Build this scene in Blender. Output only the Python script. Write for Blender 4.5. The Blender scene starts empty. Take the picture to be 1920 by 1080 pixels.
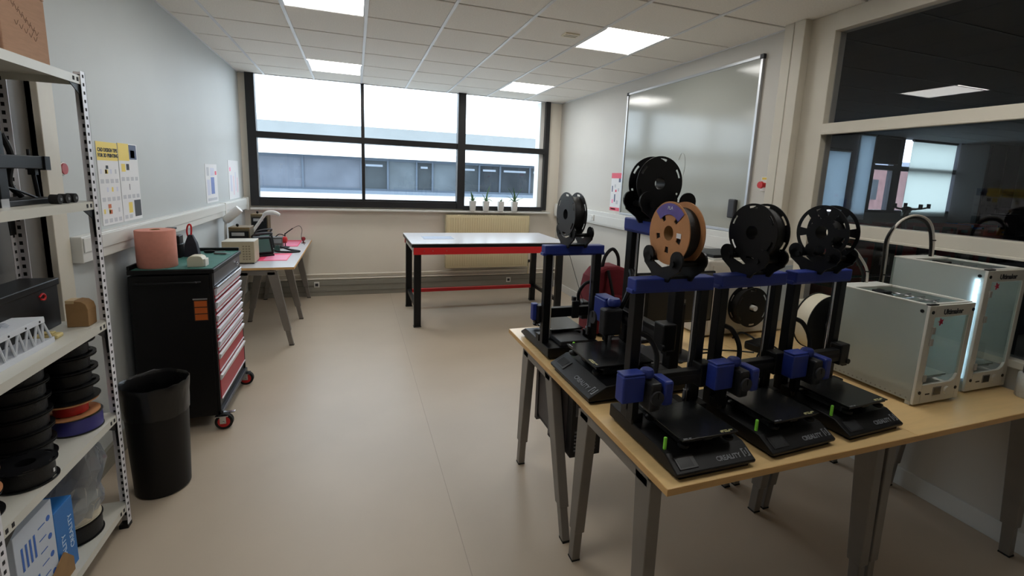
import bpy, bmesh, math, random
from mathutils import Vector, Matrix
PI = math.pi
random.seed(7)
S = bpy.context.scene
C = S.collection

# ------------------------------------------------------------------ camera
CAM_YAW, CAM_PITCH, CAM_ROLL = .338, .1623, .04
def cam_basis(yaw, pitch, roll):
    f = Vector((math.sin(yaw)*math.cos(pitch), math.cos(yaw)*math.cos(pitch), -math.sin(pitch)))
    r0 = Vector((math.cos(yaw), -math.sin(yaw), 0)); u0 = r0.cross(f)
    return (r0*math.cos(roll)+u0*math.sin(roll), -r0*math.sin(roll)+u0*math.cos(roll), f)
cr, cu, cf = cam_basis(CAM_YAW, CAM_PITCH, CAM_ROLL)
cd = bpy.data.cameras.new('camera'); cam = bpy.data.objects.new('camera', cd); C.objects.link(cam)
m = Matrix((cr, cu, -cf)).transposed().to_4x4(); m.translation = Vector((0, 0, 1.7752)); cam.matrix_world = m
cd.sensor_width = 36; cd.lens = 36*872.4/1920
cd.shift_x = -10.1/1920; cd.shift_y = -61.5/1920
cd.clip_start = .05; cd.clip_end = 300
S.camera = cam

# ------------------------------------------------------------------ world, exposure
W = bpy.data.worlds.new('overcast'); S.world = W; W.use_nodes = True
wn = W.node_tree; wn.nodes.clear()
wo = wn.nodes.new('ShaderNodeOutputWorld'); wb = wn.nodes.new('ShaderNodeBackground')
wb.inputs[0].default_value = (.90, .95, 1.0, 1); wb.inputs[1].default_value = 4.2
wn.links.new(wb.outputs[0], wo.inputs[0])
S.view_settings.view_transform = 'Standard'; S.view_settings.look = 'None'
S.view_settings.exposure = .48; S.view_settings.gamma = 1; S.view_settings.use_curve_mapping = False
def portal(name, loc, rot, sx, sy):
    l = bpy.data.lights.new(name, 'AREA'); l.shape = 'RECTANGLE'; l.size = sx; l.size_y = sy
    l.cycles.is_portal = True
    o = bpy.data.objects.new(name, l); o.location = loc; o.rotation_euler = rot; C.objects.link(o)
portal('window_portal', (.8, 7.22, 2.15), (-PI/2, 0, 0), 4.3, 1.8)
portal('far_window_portal', (11.3, 7.3, 2.2), (-PI/2, 0, 0), 5.2, 1.8)
PANEL_POWER = 8.5

# ------------------------------------------------------------------ materials
def lin(c):
    return tuple((v/255/12.92 if v/255 <= .04045 else ((v/255+.055)/1.055)**2.4) for v in c)
MATS = {}
def mat(name, rgb, rough=.6, metal=0, noise=0, nscale=20, bump=0, bscale=200, emis=0, spec=.5, stretch=None, coat=0, trans=0, alpha=1):
    if name in MATS: return MATS[name]
    M = bpy.data.materials.new(name); M.use_nodes = True; N = M.node_tree; b = N.nodes['Principled BSDF']
    c = lin(rgb)
    b.inputs['Base Color'].default_value = (*c, 1); b.inputs['Roughness'].default_value = rough
    b.inputs['Metallic'].default_value = metal; b.inputs['Specular IOR Level'].default_value = spec
    b.inputs['Coat Weight'].default_value = coat; b.inputs['Transmission Weight'].default_value = trans
    b.inputs['Alpha'].default_value = alpha
    if emis:
        b.inputs['Emission Color'].default_value = (*c, 1); b.inputs['Emission Strength'].default_value = emis
    if noise or bump:
        tc = N.nodes.new('ShaderNodeTexCoord'); mp = N.nodes.new('ShaderNodeMapping')
        N.links.new(tc.outputs['Object'], mp.inputs[0])
        if stretch: mp.inputs['Scale'].default_value = stretch
    if noise:
        t = N.nodes.new('ShaderNodeTexNoise'); t.inputs['Scale'].default_value = nscale; t.inputs['Detail'].default_value = 5
        N.links.new(mp.outputs[0], t.inputs['Vector'])
        r = N.nodes.new('ShaderNodeValToRGB')
        r.color_ramp.elements[0].position = .3; r.color_ramp.elements[1].position = .7
        r.color_ramp.elements[0].color = (*[v*(1-noise) for v in c], 1)
        r.color_ramp.elements[1].color = (*[min(1, v*(1+noise)) for v in c], 1)
        N.links.new(t.outputs[0], r.inputs[0]); N.links.new(r.outputs[0], b.inputs['Base Color'])
    if bump:
        t2 = N.nodes.new('ShaderNodeTexNoise'); t2.inputs['Scale'].default_value = bscale
        N.links.new(mp.outputs[0], t2.inputs['Vector'])
        bp = N.nodes.new('ShaderNodeBump'); bp.inputs['Strength'].default_value = bump; bp.inputs['Distance'].default_value = .004
        N.links.new(t2.outputs[0], bp.inputs['Height']); N.links.new(bp.outputs[0], b.inputs['Normal'])
    MATS[name] = M; return M
def glassmat(name, tint, refl=1.0, milk=0, milkcol=(200, 215, 215), through=.5):
    if name in MATS: return MATS[name]
    M = bpy.data.materials.new(name); M.use_nodes = True; N = M.node_tree; N.nodes.clear()
    o = N.nodes.new('ShaderNodeOutputMaterial'); tr = N.nodes.new('ShaderNodeBsdfTransparent'); gl = N.nodes.new('ShaderNodeBsdfGlossy')
    tr.inputs[0].default_value = (*lin(tint), 1); gl.inputs['Roughness'].default_value = .0; gl.inputs[0].default_value = (refl, refl, refl, 1)
    fr = N.nodes.new('ShaderNodeFresnel'); fr.inputs[0].default_value = 1.5
    ge = N.nodes.new('ShaderNodeNewGeometry'); ma = N.nodes.new('ShaderNodeMath'); ma.operation = 'SUBTRACT'; ma.inputs[0].default_value = 1
    mu = N.nodes.new('ShaderNodeMath'); mu.operation = 'MULTIPLY'
    N.links.new(ge.outputs['Backfacing'], ma.inputs[1]); N.links.new(ma.outputs[0], mu.inputs[0]); N.links.new(fr.outputs[0], mu.inputs[1])
    mx = N.nodes.new('ShaderNodeMixShader'); N.links.new(mu.outputs[0], mx.inputs[0])
    last = tr.outputs[0]
    if milk:
        d = N.nodes.new('ShaderNodeBsdfDiffuse'); d.inputs[0].default_value = (*lin(milkcol), 1)
        tl = N.nodes.new('ShaderNodeBsdfTranslucent'); tl.inputs[0].default_value = (*lin(milkcol), 1)
        a = N.nodes.new('ShaderNodeMixShader'); a.inputs[0].default_value = through
        N.links.new(d.outputs[0], a.inputs[1]); N.links.new(tl.outputs[0], a.inputs[2])
        m2 = N.nodes.new('ShaderNodeMixShader'); m2.inputs[0].default_value = milk
        N.links.new(last, m2.inputs[1]); N.links.new(a.outputs[0], m2.inputs[2]); last = m2.outputs[0]
    N.links.new(last, mx.inputs[1]); N.links.new(gl.outputs[0], mx.inputs[2]); N.links.new(mx.outputs[0], o.inputs[0])
    MATS[name] = M; return M

WALL = mat('wall_paint_cool', (190, 194, 194), .55, noise=.02, nscale=2)
WALLR = mat('wall_paint_warm', (200, 196, 188), .5, noise=.02, nscale=2)
WALLF = mat('wall_paint_cream', (232, 224, 210), .6, noise=.02, nscale=2)
FLOOR = mat('vinyl_floor', (186, 171, 152), .40, noise=.03, nscale=2.5, bump=.05, bscale=60)
TILE = mat('mineral_tile', (238, 233, 225), .9, noise=.05, nscale=90, bump=.25, bscale=160)
TBAR = mat('ceiling_bar_white', (222, 222, 224), .4)
DARKGAP = mat('ceiling_void', (70, 66, 62), .9)
FRAMEB = mat('window_frame_black', (22, 21, 23), .45, noise=.1, nscale=8)
WHITE = mat('white_paint', (222, 220, 214), .45)
TRUNK = mat('trunking_white', (214, 214, 210), .4)
CREAM = mat('frame_cream', (206, 199, 184), .45, noise=.03, nscale=6)
GREYSK = mat('skirting_grey', (140, 136, 126), .5, noise=.06, nscale=9, stretch=(1, 1, 8))
RAD = mat('radiator_cream', (222, 208, 168), .4)
ALU = mat('aluminium', (190, 192, 196), .35, .8)
STEEL = mat('bright_steel', (200, 200, 205), .25, 1)
WB = mat('whiteboard_enamel', (166, 168, 160), .13, noise=.02, nscale=1.5, spec=.6)
BLACK = mat('black_plastic', (11, 11, 13), .45, noise=.15, nscale=15, spec=.32)
BLACKM = mat('black_metal', (10, 10, 12), .42, noise=.2, nscale=10, spec=.32)
BLACKS = mat('black_satin_sheet', (26, 27, 28), .22, noise=.1, nscale=5)
RUBBER = mat('black_rubber', (16, 16, 16), .8)
DGREY = mat('dark_grey', (44, 44, 48), .5)
MGREY = mat('mid_grey', (105, 105, 108), .5)
BLUE = mat('printed_blue', (33, 52, 136), .45, noise=.08, nscale=30)
BLUED = mat('anodised_blue', (28, 45, 120), .4)
LEG = mat('grey_legs', (128, 122, 116), .42, .35, noise=.06, nscale=8)
BEECH = mat('beech_laminate', (226, 192, 136), .38, noise=.05, nscale=3, stretch=(1.5, 14, 1), coat=.15)
BEECHE = mat('beech_edge', (212, 168, 108), .5, noise=.08, nscale=6, stretch=(2, 2, 20))
WTOP = mat('white_laminate', (202, 202, 206), .28, noise=.01)
RED = mat('red_metal', (200, 28, 32), .4)
REDD = mat('drawer_red', (168, 42, 54), .45)
DRAWG = mat('drawer_label_white', (222, 222, 232), .35)
CARD = mat('cardboard', (176, 138, 112), .85, noise=.06, nscale=20, stretch=(1, 1, 8))
CARDD = mat('cardboard_brown', (150, 116, 76), .85, noise=.08, nscale=20)
CARDS = mat('cardboard_spool', (182, 128, 84), .75, noise=.05, nscale=30)
PURPLE = mat('purple_print', (92, 76, 150), .5, noise=.15, nscale=30)
PINKR = mat('pink_paper_roll', (204, 136, 120), .85, noise=.04, nscale=40)
GREENM = mat('green_mat', (58, 112, 104), .7, noise=.1, nscale=30)
ORANGE = mat('orange_sticker', (196, 96, 34), .5)
YELLOW = mat('poster_yellow', (232, 205, 92), .6)
PAPER = mat('paper_white', (226, 226, 228), .7)
PAPERB = mat('paper_lilac', (205, 208, 225), .7)
INK = mat('ink_dark', (40, 42, 50), .7)
INKG = mat('ink_grey', (192, 194, 200), .7)
NAVY = mat('print_slate_blue', (88, 100, 128), .7)
PINKP = mat('print_pink', (222, 90, 110), .6)
LEAF = mat('leaf_green', (64, 100, 60), .5, noise=.25, nscale=30)
PINK = mat('pink_mat', (240, 70, 110), .5, noise=.05, nscale=20)
PINKL = mat('pink_sheet', (246, 140, 175), .4)
BEIGE = mat('beige_instrument', (172, 160, 134), .5, noise=.04, nscale=20)
OLIVE = mat('olive_instrument', (84, 74, 50), .5)
TEAL = mat('teal_visor', (70, 104, 98), .3)
LIME = mat('lime_plastic', (150, 240, 80), .4)
SILVER = mat('silver_sticker', (170, 170, 170), .3, .3)
GOLD = mat('bed_print_gold', (170, 165, 120), .4)
LETTER = mat('lettering_grey', (118, 120, 126), .5)
BURG = mat('burgundy_fabric', (110, 18, 32), .85, noise=.1, nscale=30)
BAGBLK = mat('bag_lining_black', (24, 20, 22), .85)
FILW = mat('filament_white', (214, 206, 184), .45)
FILB = mat('filament_black', (15, 15, 16), .45, bump=.5, bscale=400)
FILBLUE = mat('filament_blue', (58, 56, 128), .4)
FILRED = mat('filament_red', (196, 40, 36), .4)
SHELF = mat('shelf_white_enamel', (206, 204, 194), .35, noise=.03, nscale=5)
SHELFP = mat('upright_white_enamel', (226, 224, 230), .3)
HOLE = mat('slot_dark', (22, 20, 24), .8)
DOORG = mat('door_grey_brown', (96, 92, 86), .5, noise=.06, nscale=4)
BINP = mat('bin_black', (14, 13, 14), .5, spec=.3)
BAGB = mat('bin_liner_black', (14, 14, 15), .28, bump=1, bscale=18, stretch=(1, 1, .4))
CLEAR = glassmat('clear_film', (225, 228, 232), milk=.35, milkcol=(190, 195, 205))
GLASS = glassmat('window_glass', (236, 242, 246))
GLASSD = glassmat('tinted_partition_glass', (232, 234, 238), refl=1.0)
UMW = mat('frosted_white_panel', (212, 210, 202), .35)
UMG = glassmat('frosted_acrylic', (210, 216, 214), milk=.8, milkcol=(222, 228, 224))
BOXBL = mat('box_blue', (38, 112, 184), .5)
BOXW = mat('box_white', (196, 204, 216), .6)
LED = mat('led_panel', (255, 253, 248), .5, emis=PANEL_POWER)
LEDS = mat('led_strip', (200, 228, 255), .5, emis=30)
SCREEN = mat('screen_off', (58, 60, 62), .18)
MONB = mat('monitor_back', (40, 36, 28), .55)

# ------------------------------------------------------------------ mesh helpers
class MB:
    def __init__(s): s.b = bmesh.new(); s.m = []
    def mi(s, mt):
        if mt is None: return 0
        if mt not in s.m: s.m.append(mt)
        return s.m.index(mt)
    def _set(s, faces, mt):
        i = s.mi(mt)
        for f in faces: f.material_index = i
    def box(s, x0, x1, y0, y1, z0, z1, mt=None, M=None):
        vs = [s.b.verts.new(Vector((x, y, z)) if M is None else M @ Vector((x, y, z))) for x in (x0, x1) for y in (y0, y1) for z in (z0, z1)]
        fs = [s.b.faces.new([vs[i] for i in q]) for q in ((0, 1, 3, 2), (4, 6, 7, 5), (0, 4, 5, 1), (2, 3, 7, 6), (0, 2, 6, 4), (1, 5, 7, 3))]
        s._set(fs, mt); return s
    def bbox(s, c, d, mt=None, M=None):
        return s.box(c[0]-d[0]/2, c[0]+d[0]/2, c[1]-d[1]/2, c[1]+d[1]/2, c[2]-d[2]/2, c[2]+d[2]/2, mt, M)
    def loft(s, rings, mt=None, cap=True, closed=True):
        R = [[s.b.verts.new(Vector(p)) for p in r] for r in rings]; fs = []
        n = len(R[0])
        for a, b_ in zip(R, R[1:]):
            for i in range(n if closed else n-1):
                j = (i+1) % n
                fs.append(s.b.faces.new((a[i], a[j], b_[j], b_[i])))
        if cap:
            fs.append(s.b.faces.new(R[0][::-1])); fs.append(s.b.faces.new(R[-1]))
        s._set(fs, mt); return s
    def prism(s, poly, axis, a, b, mt=None):
        def P(u, v, w):
            return {'x': (w, u, v), 'y': (u, w, v), 'z': (u, v, w)}[axis]
        return s.loft([[P(u, v, a) for u, v in poly], [P(u, v, b) for u, v in poly]], mt)
    def cyl(s, p, q, r, r2=None, n=16, mt=None, cap=True):
        p = Vector(p); q = Vector(q); r2 = r if r2 is None else r2
        d = (q-p).normalized(); a = d.orthogonal().normalized(); c = d.cross(a)
        return s.loft([[x+a*rr*math.cos(2*PI*i/n)+c*rr*math.sin(2*PI*i/n) for i in range(n)] for x, rr in ((p, r), (q, r2))], mt, cap)
    def lathe(s, prof, o=(0, 0, 0), axis='z', n=24, mt=None, cap=True, jit=0):
        rings = []
        for r, z in prof:
            ring = []
            for i in range(n):
                t = 2*PI*i/n; rr = r*(1+(random.uniform(-jit, jit) if jit else 0))
                u, v = rr*math.cos(t), rr*math.sin(t)
                p = {'z': (u, v, z), 'x': (z, u, v), 'y': (u, z, -v)}[axis]
                ring.append((p[0]+o[0], p[1]+o[1], p[2]+o[2]))
            rings.append(ring)
        return s.loft(rings, mt, cap)
    def tube(s, pts, r, n=8, mt=None, smooth=6):
        P = [Vector(p) for p in pts]
        if smooth and len(P) > 2:
            Q = []
            for i in range(len(P)-1):
                a, b_, c, d = P[max(i-1, 0)], P[i], P[i+1], P[min(i+2, len(P)-1)]
                for k in range(smooth):
                    t = k/smooth
                    Q.append(.5*((2*b_)+(c-a)*t+(2*a-5*b_+4*c-d)*t*t+(-a+3*b_-3*c+d)*t**3))
            Q.append(P[-1]); P = Q
        rings = []; up = None
        for i, p in enumerate(P):
            d = (P[min(i+1, len(P)-1)]-P[max(i-1, 0)]).normalized()
            if up is None: up = d.orthogonal().normalized()
            up = (up-d*up.dot(d)).normalized(); sd = d.cross(up)
            rr = r(i/(len(P)-1)) if callable(r) else r
            rings.append([p+up*rr*math.cos(2*PI*k/n)+sd*rr*math.sin(2*PI*k/n) for k in range(n)])
        return s.loft(rings, mt)
    def rquad(s, O, U, V, u0, u1, v0, v1, mt, off=0):
        O = Vector(O); U = Vector(U); V = Vector(V); n = U.cross(V).normalized()*off
        f = s.b.faces.new([s.b.verts.new(O+U*u+V*v+n) for u, v in ((u0, v0), (u1, v0), (u1, v1), (u0, v1))])
        s._set([f], mt); return s
    def sphere(s, c, r, mt=None, sc=(1, 1, 1), n=12):
        return s.lathe([(max(r*math.sin(PI*i/n), .0004)*1, -r*math.cos(PI*i/n)*sc[2]) for i in range(n+1)], c, 'z', 16, mt)
    def disc(s, center, axis_pts, R, th, rads, hole, n=48, mt=None):
        # flange: axis along x, ring radii list, hole(ri, a)->bool skips cells
        c = Vector(center); vs = {}
        def v(i, k):
            k %= n
            if (i, k) not in vs:
                t = 2*PI*k/n; vs[i, k] = s.b.verts.new(c+Vector((0, rads[i]*math.cos(t), rads[i]*math.sin(t))))
            return vs[i, k]
        fs = []
        for i in range(len(rads)-1):
            for k in range(n):
                if hole(i, k): continue
                fs.append(s.b.faces.new((v(i, k), v(i+1, k), v(i+1, k+1), v(i, k+1))))
        s._set(fs, mt)
        ext = bmesh.ops.extrude_face_region(s.b, geom=fs)
        nv = [e for e in ext['geom'] if isinstance(e, bmesh.types.BMVert)]
        bmesh.ops.translate(s.b, verts=nv, vec=(th, 0, 0))
        bmesh.ops.translate(s.b, verts=list(s.b.verts), vec=(-th/2, 0, 0))
        return s
    def build(s, name, mt=None, parent=None, bevel=0, smooth=False, loc=None):
        me = bpy.data.meshes.new(name)
        bmesh.ops.recalc_face_normals(s.b, faces=s.b.faces)
        if bevel:
            bmesh.ops.bevel(s.b, geom=[e for e in s.b.edges if len(e.link_faces) == 2 and e.calc_face_angle(0) > .6], offset=bevel, segments=2, affect='EDGES', profile=.5)
        s.b.to_mesh(me); s.b.free()
        if s.m and mt is None:
            for x in s.m: me.materials.append(x)
        else:
            me.materials.append(mt)
        if smooth:
            for p in me.polygons: p.use_smooth = True
            try: me.set_sharp_from_angle(angle=math.radians(38))
            except Exception: pass
        o = bpy.data.objects.new(name, me); C.objects.link(o)
        if parent is not None: o.parent = parent
        if loc: o.location = loc
        return o
def tag(o, label=None, cat=None, group=None, kind=None):
    if label: o['label'] = label
    if cat: o['category'] = cat
    if group: o['group'] = group
    if kind: o['kind'] = kind
    return o
def thing(name, label, cat, loc=(0, 0, 0), rz=0, group=None, sc=1):
    o = bpy.data.objects.new(name, None); C.objects.link(o); o.location = loc; o.rotation_euler = (0, 0, rz)
    o.scale = (sc, sc, sc); o.empty_display_size = .05
    return tag(o, label, cat, group)
def struct(o): o['kind'] = 'structure'; return o
def copy_tree(o, parent=None):
    c = o.copy(); C.objects.link(c); c.parent = parent
    for ch in list(o.children): copy_tree(ch, c)
    return c
def box(name, x0, x1, y0, y1, z0, z1, mt, parent=None, bevel=0):
    return MB().box(x0, x1, y0, y1, z0, z1).build(name, mt, parent, bevel)
def text(name, s, size, O, U, V, mt, parent=None, align='LEFT', extrude=.0005, bold=0):
    cu_ = bpy.data.curves.new(name, 'FONT'); cu_.body = s; cu_.size = size; cu_.extrude = extrude; cu_.align_x = align
    cu_.offset = bold; cu_.resolution_u = 2
    t = bpy.data.objects.new(name+'_tmp', cu_); C.objects.link(t)
    bpy.context.view_layer.update()
    me = bpy.data.meshes.new_from_object(t.evaluated_get(bpy.context.evaluated_depsgraph_get()))
    bpy.data.objects.remove(t); me.materials.clear(); me.materials.append(mt)
    o = bpy.data.objects.new(name, me); C.objects.link(o)
    U = Vector(U).normalized(); V = Vector(V).normalized(); n = U.cross(V)
    M_ = Matrix((U, V, n)).transposed().to_4x4(); M_.translation = Vector(O)
    if parent is not None: o.parent = parent
    o.matrix_basis = M_
    return o

# ================================================================== ROOM
XL, XR, D, XG, YG, H = -1.406, 3.158, 7.111, -1.0958, 4.1186, 2.9896
YB = -1.6   # wall behind the camera
XO = 16.5   # far side of the neighbouring room
fl = MB().box(XL-.2, XO, YB-.1, D+.1, -.1, 0).build('floor', FLOOR); struct(fl)
MB().box(.47, .474, YB, D, 0, .0006).build('floor_seam', mat('seam', (168, 153, 136), .5), fl)

# wall_left with its door
wl = MB().box(XL-.15, XL, 2.85, D+.1, 0, H+.1).box(XL-.15, XL, YB, 2.0, 0, H+.1).box(XL-.15, XL, 2.0, 2.85, 2.45, H+.1).build('wall_left', WALL); struct(wl)
dr = MB().box(XL-.06, XL-.02, 2.0, 2.85, 0, 2.45).build('door_1', DOORG, bevel=.003); struct(dr)
MB().box(XL-.02, XL-.012, 2.1, 2.75, .2, 1.15).box(XL-.02, XL-.012, 2.1, 2.75, 1.3, 2.3).build('door_panel', DOORG, dr)
tr = MB().box(XL-.03, XL+.025, 2.85, 2.93, 0, 2.52).box(XL-.03, XL+.012, 2.93, 3.0, 0, 2.52).box(XL-.03, XL+.025, 1.95, 2.93, 2.45, 2.52).build('trim_1', CREAM, bevel=.003); struct(tr)
bbl = MB().box(XL, XL+.02, 3.0, D, 0, .12).build('baseboard_left', GREYSK); struct(bbl)

# wall_far with window opening
wf = MB().box(XL-.15, XR+.2, D, D+.25, 0, 1.285).box(XL-.15, -1.32, D, D+.25, 1.285, H+.1).box(2.945, XR+.2, D, D+.25, 1.285, H+.1).build('wall_far', WALLF); struct(wf)
sill = MB().box(-1.32, 3.0, 7.0, D+.05, 1.235, 1.262).build('trim_3', WHITE, None, .003); struct(sill)
win = MB().box(-1.32, -1.215, 7.06, 7.16, 1.285, H+.02).build('window_1', FRAMEB, bevel=.002); struct(win)
def fr(name, *a): return MB().box(*a).build(name, FRAMEB, win, .002)
fr('right_frame', 2.87, 2.945, 7.06, 7.16, 1.285, H+.02)
fr('bottom_frame', -1.215, 1.575, 7.055, 7.16, 1.285, 1.375)
fr('bottom_frame', 1.575, 2.87, 7.06, 7.16, 1.275, 1.335)
fr('opening_sash_rail', -1.215, 1.46, 7.08, 7.15, 1.375, 1.40)
fr('mullion', 1.462, 1.577, 7.03, 7.16, 1.285, H+.02)
fr('thin_mullion', .093, .137, 7.06, 7.15, 1.375, H+.02)
fr('transom', -1.215, 1.462, 7.05, 7.16, 2.18, 2.262)
fr('transom', 1.577, 2.87, 7.05, 7.16, 2.18, 2.262)
MB().box(2.80, 2.87, 7.12, 7.30, 1.33, H).build('reveal_strip', WHITE, win)
for x0, x1, z0 in ((-1.215, .093, 1.40), (.137, 1.462, 1.40), (1.577, 2.80, 1.335)):
    for za, zb in ((z0, 2.18), (2.262, H)):
        MB().box(x0, x1, 7.10, 7.112, za, zb).build('pane', GLASS, win)
# skirting and pipes along the far wall
sk = MB().box(XL, XR, D-.045, D, 0, .225).build('baseboard_far', GREYSK, bevel=.004); struct(sk)
MB().box(XL, XR, D-.05, D-.045, .06, .07).box(XL, XR, D-.05, D-.045, .15, .158).build('groove', mat('groove', (118, 114, 104), .6), sk)
MB().cyl((XL+.3, D-.03, .245), (XR, D-.03, .245), .012).cyl((XL+.3, D-.03, .31), (XR, D-.03, .31), .014).build('heating_pipe', WALLF, sk, smooth=True)

# wall_right: solid part with whiteboard, then column and glazed partition over a low wall
wr = MB().box(XR, XR+.12, 2.88, D+.1, 0, H+.1).box(XR, XR+.10, .2, 2.72, 0, .93).box(XR, XR+.12, YB, .2, 0, H+.1).build('wall_right', WALLR); struct(wr)
col = MB().box(XR-.085, XR+.12, 2.71, 2.885, 0, H).build('trim_2', CREAM, bevel=.004); struct(col)
MB().box(XR-.088, XR-.0845, 2.80, 2.806, 0, H).build('column_joint', mat('joint_line', (190, 183, 168), .6), col)
bbr = MB().box(XR-.012, XR, .2, D-.05, 0, .115).build('baseboard_right', TRUNK, bevel=.003); struct(bbr)
pf = MB().box(XR-.02, XR+.09, 2.52, 2.71, .93, H).build('window_2', CREAM, bevel=.004); struct(pf)
def pr(name, *a): return MB().box(*a).build(name, CREAM, pf, .004)
pr('top_rail', XR-.03, XR+.09, .2, 2.52, 2.865, H)
pr('transom', XR-.03, XR+.09, .2, 2.52, 2.178, 2.245)
pr('glazing_bead', XR-.035, XR+.0, .2, 2.52, 2.168, 2.180)
pr('sill_rail', XR-.04, XR+.09, .2, 2.52, 1.485, 1.562)
pr('glazing_bead', XR-.045, XR+.0, .2, 2.52, 1.470, 1.487)
pr('bottom_rail', XR-.03, XR+.09, .2, 2.52, .93, .97)
pr('post', XR-.02, XR+.09, .2, .3, .97, 2.865)
for a, b_ in ((2.245, 2.865), (1.562, 2.178), (.97, 1.485)):
    MB().box(XR+.03, XR+.038, .3, 2.52, a, b_).build('pane', GLASSD, pf)

wbk = MB().box(XL-.15, XR+.2, YB-.1, YB, 0, H+.1).build('wall_back', WALLR); struct(wbk)

# ceiling: grid bars, tiles, light panels
cl = MB().box(XL-.15, XR+.12, YB-.1, D+.2, H+.05, H+.12).build('ceiling', DARKGAP); struct(cl)
g = MB()
xs = [XG+.6*i for i in range(0, 7)]
for x in xs: g.box(x-.012, x+.012, YB, D-.01, H-.004, H+.02)
g.box(XL, XR, D-.03, D, H-.006, H+.02).box(XL, XL+.015, YB, D, H-.006, H+.02).box(XR-.015, XR, YB, D, H-.006, H+.02)
g.build('grid_bar', TBAR, cl)
panels = {(1, -1), (5, -1), (1, 3), (5, 3), (1, -5), (5, -5)}  # the nearest row is added out of view to brighten the desks
xedges = [XL]+xs+[XR]
j0 = int((YB-YG)//.6)
tile_mesh = {}
for j in range(j0, 5):
    ya = YG+.6*j; yb = min(ya+.6, D-.03)
    ya = max(ya, YB)
    if yb-ya < .05: continue
    for i in range(len(xedges)-1):
        xa, xb = xedges[i], xedges[i+1]
        if (i-1, j) in panels: continue
        w, d = xb-xa-.02, yb-ya-.018
        key = (round(w, 3), round(d, 3))
        if key not in tile_mesh:
            tile_mesh[key] = MB().box(-w/2, w/2, -d/2, d/2, 0, .015).build('ceiling_tile', TILE, cl, .005); t = tile_mesh[key]
        else:
            t = tile_mesh[key].copy(); C.objects.link(t)
        t.location = ((xa+xb)/2, (ya+yb)/2, H+.001)
PN = {(1, -5): 'added ceiling light panel near the shelving, out of view, to brighten the desks', (5, -5): 'added ceiling light panel above the printers, out of view, to brighten the desks',
      (1, -1): 'square ceiling light panel nearest the left wall, cut by the top of the photo', (5, -1): 'largest bright ceiling light panel above the whiteboard side of the room',
      (1, 3): 'small bright ceiling light panel in front of the left window', (5, 3): 'small bright ceiling light panel in front of the right end of the window'}
for (i, j) in sorted(panels):
    x, y = XG+.6*i, YG+.6*j
    t = thing('ceiling_light', PN[i, j], 'ceiling light', (x+.3, y+.3, H), 0, 'recessed ceiling light panels')
    MB().box(-.288, .288, -.294, .294, 0, .012).build('diffuser', LED, t)
    MB().box(-.288, -.276, -.294, .294, -.003, .02).box(.276, .288, -.294, .294, -.003, .02).box(-.276, .276, -.294, -.284, -.003, .02).box(-.276, .276, .284, .294, -.003, .02).build('trim_frame', TBAR, t)
v = thing('ceiling_vent', 'small pale strip vent beside the largest ceiling light', 'vent', (1.80, 3.86, H-.002))
MB().box(-.13, .0, -.10, .0, -.008, .006).build('vent_plate', mat('vent_cream', (235, 225, 200), .4), v, .002)
MB().box(-.12, -.01, -.07, -.065, -.010, -.008).box(-.12, -.01, -.035, -.03, -.010, -.008).build('slot', MGREY, v)

# cable trunking on both walls
t = thing('cable_trunking', 'long white cable trunking on the left wall above the desk', 'trunking')
MB().box(XL, XL+.05, 3.02, D-.06, 1.245, 1.385).build('trunking_body', TRUNK, t, .004)
MB().box(XL+.05, XL+.056, 3.03, D-.07, 1.30, 1.375).build('trunking_cover', TRUNK, t, .002)
MB().box(XL, XL+.068, D-.12, D-.06, 1.23, 1.395).build('end_cap', WHITE, t, .003)
MB().box(XL, XL+.06, 5.9, 5.93, 1.24, 1.39).build('joint_cover', WHITE, t, .003)
t = thing('cable_trunking', 'long white cable trunking on the right wall under the whiteboard', 'trunking')
MB().box(XR-.05, XR, 2.89, D-.02, 1.205, 1.385).build('trunking_body', TRUNK, t, .004)
MB().box(XR-.056, XR-.05, 2.90, D-.03, 1.225, 1.33).build('trunking_cover', TRUNK, t, .002)
MB().box(XR-.068, XR, D-.14, D-.07, 1.2, 1.40).build('end_cap', WHITE, t, .003)
def socket(label, O, n, u, w=.075, double=True):
    t = thing('wall_socket', label, 'socket', O)
    n = Vector(n); u = Vector(u); z = Vector((0, 0, 1))
    M_ = Matrix((u, n, z)).transposed().to_4x4()
    MB().box(-w/2, w/2, 0, .012, -.04, .04, None, M_).build('face_plate', WHITE, t, .003)
    MB().box(-.02, .02, .012, .02, -.02, .02, None, M_).build('socket_insert', DGREY if double else TRUNK, t, .002)
socket('white socket with dark insert on the grey skirting under the radiator', (2.34, D-.047, .15), (0, -1, 0), (1, 0, 0))
socket('small white socket on the grey skirting beside the left desk leg', (-.54, D-.047, .17), (0, -1, 0), (1, 0, 0), .07)
socket('small pale socket on the right wall trunking below the red-headed notice', (XR-.056, 5.75, 1.29), (-1, 0, 0), (0, -1, 0), .09, False)

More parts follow.
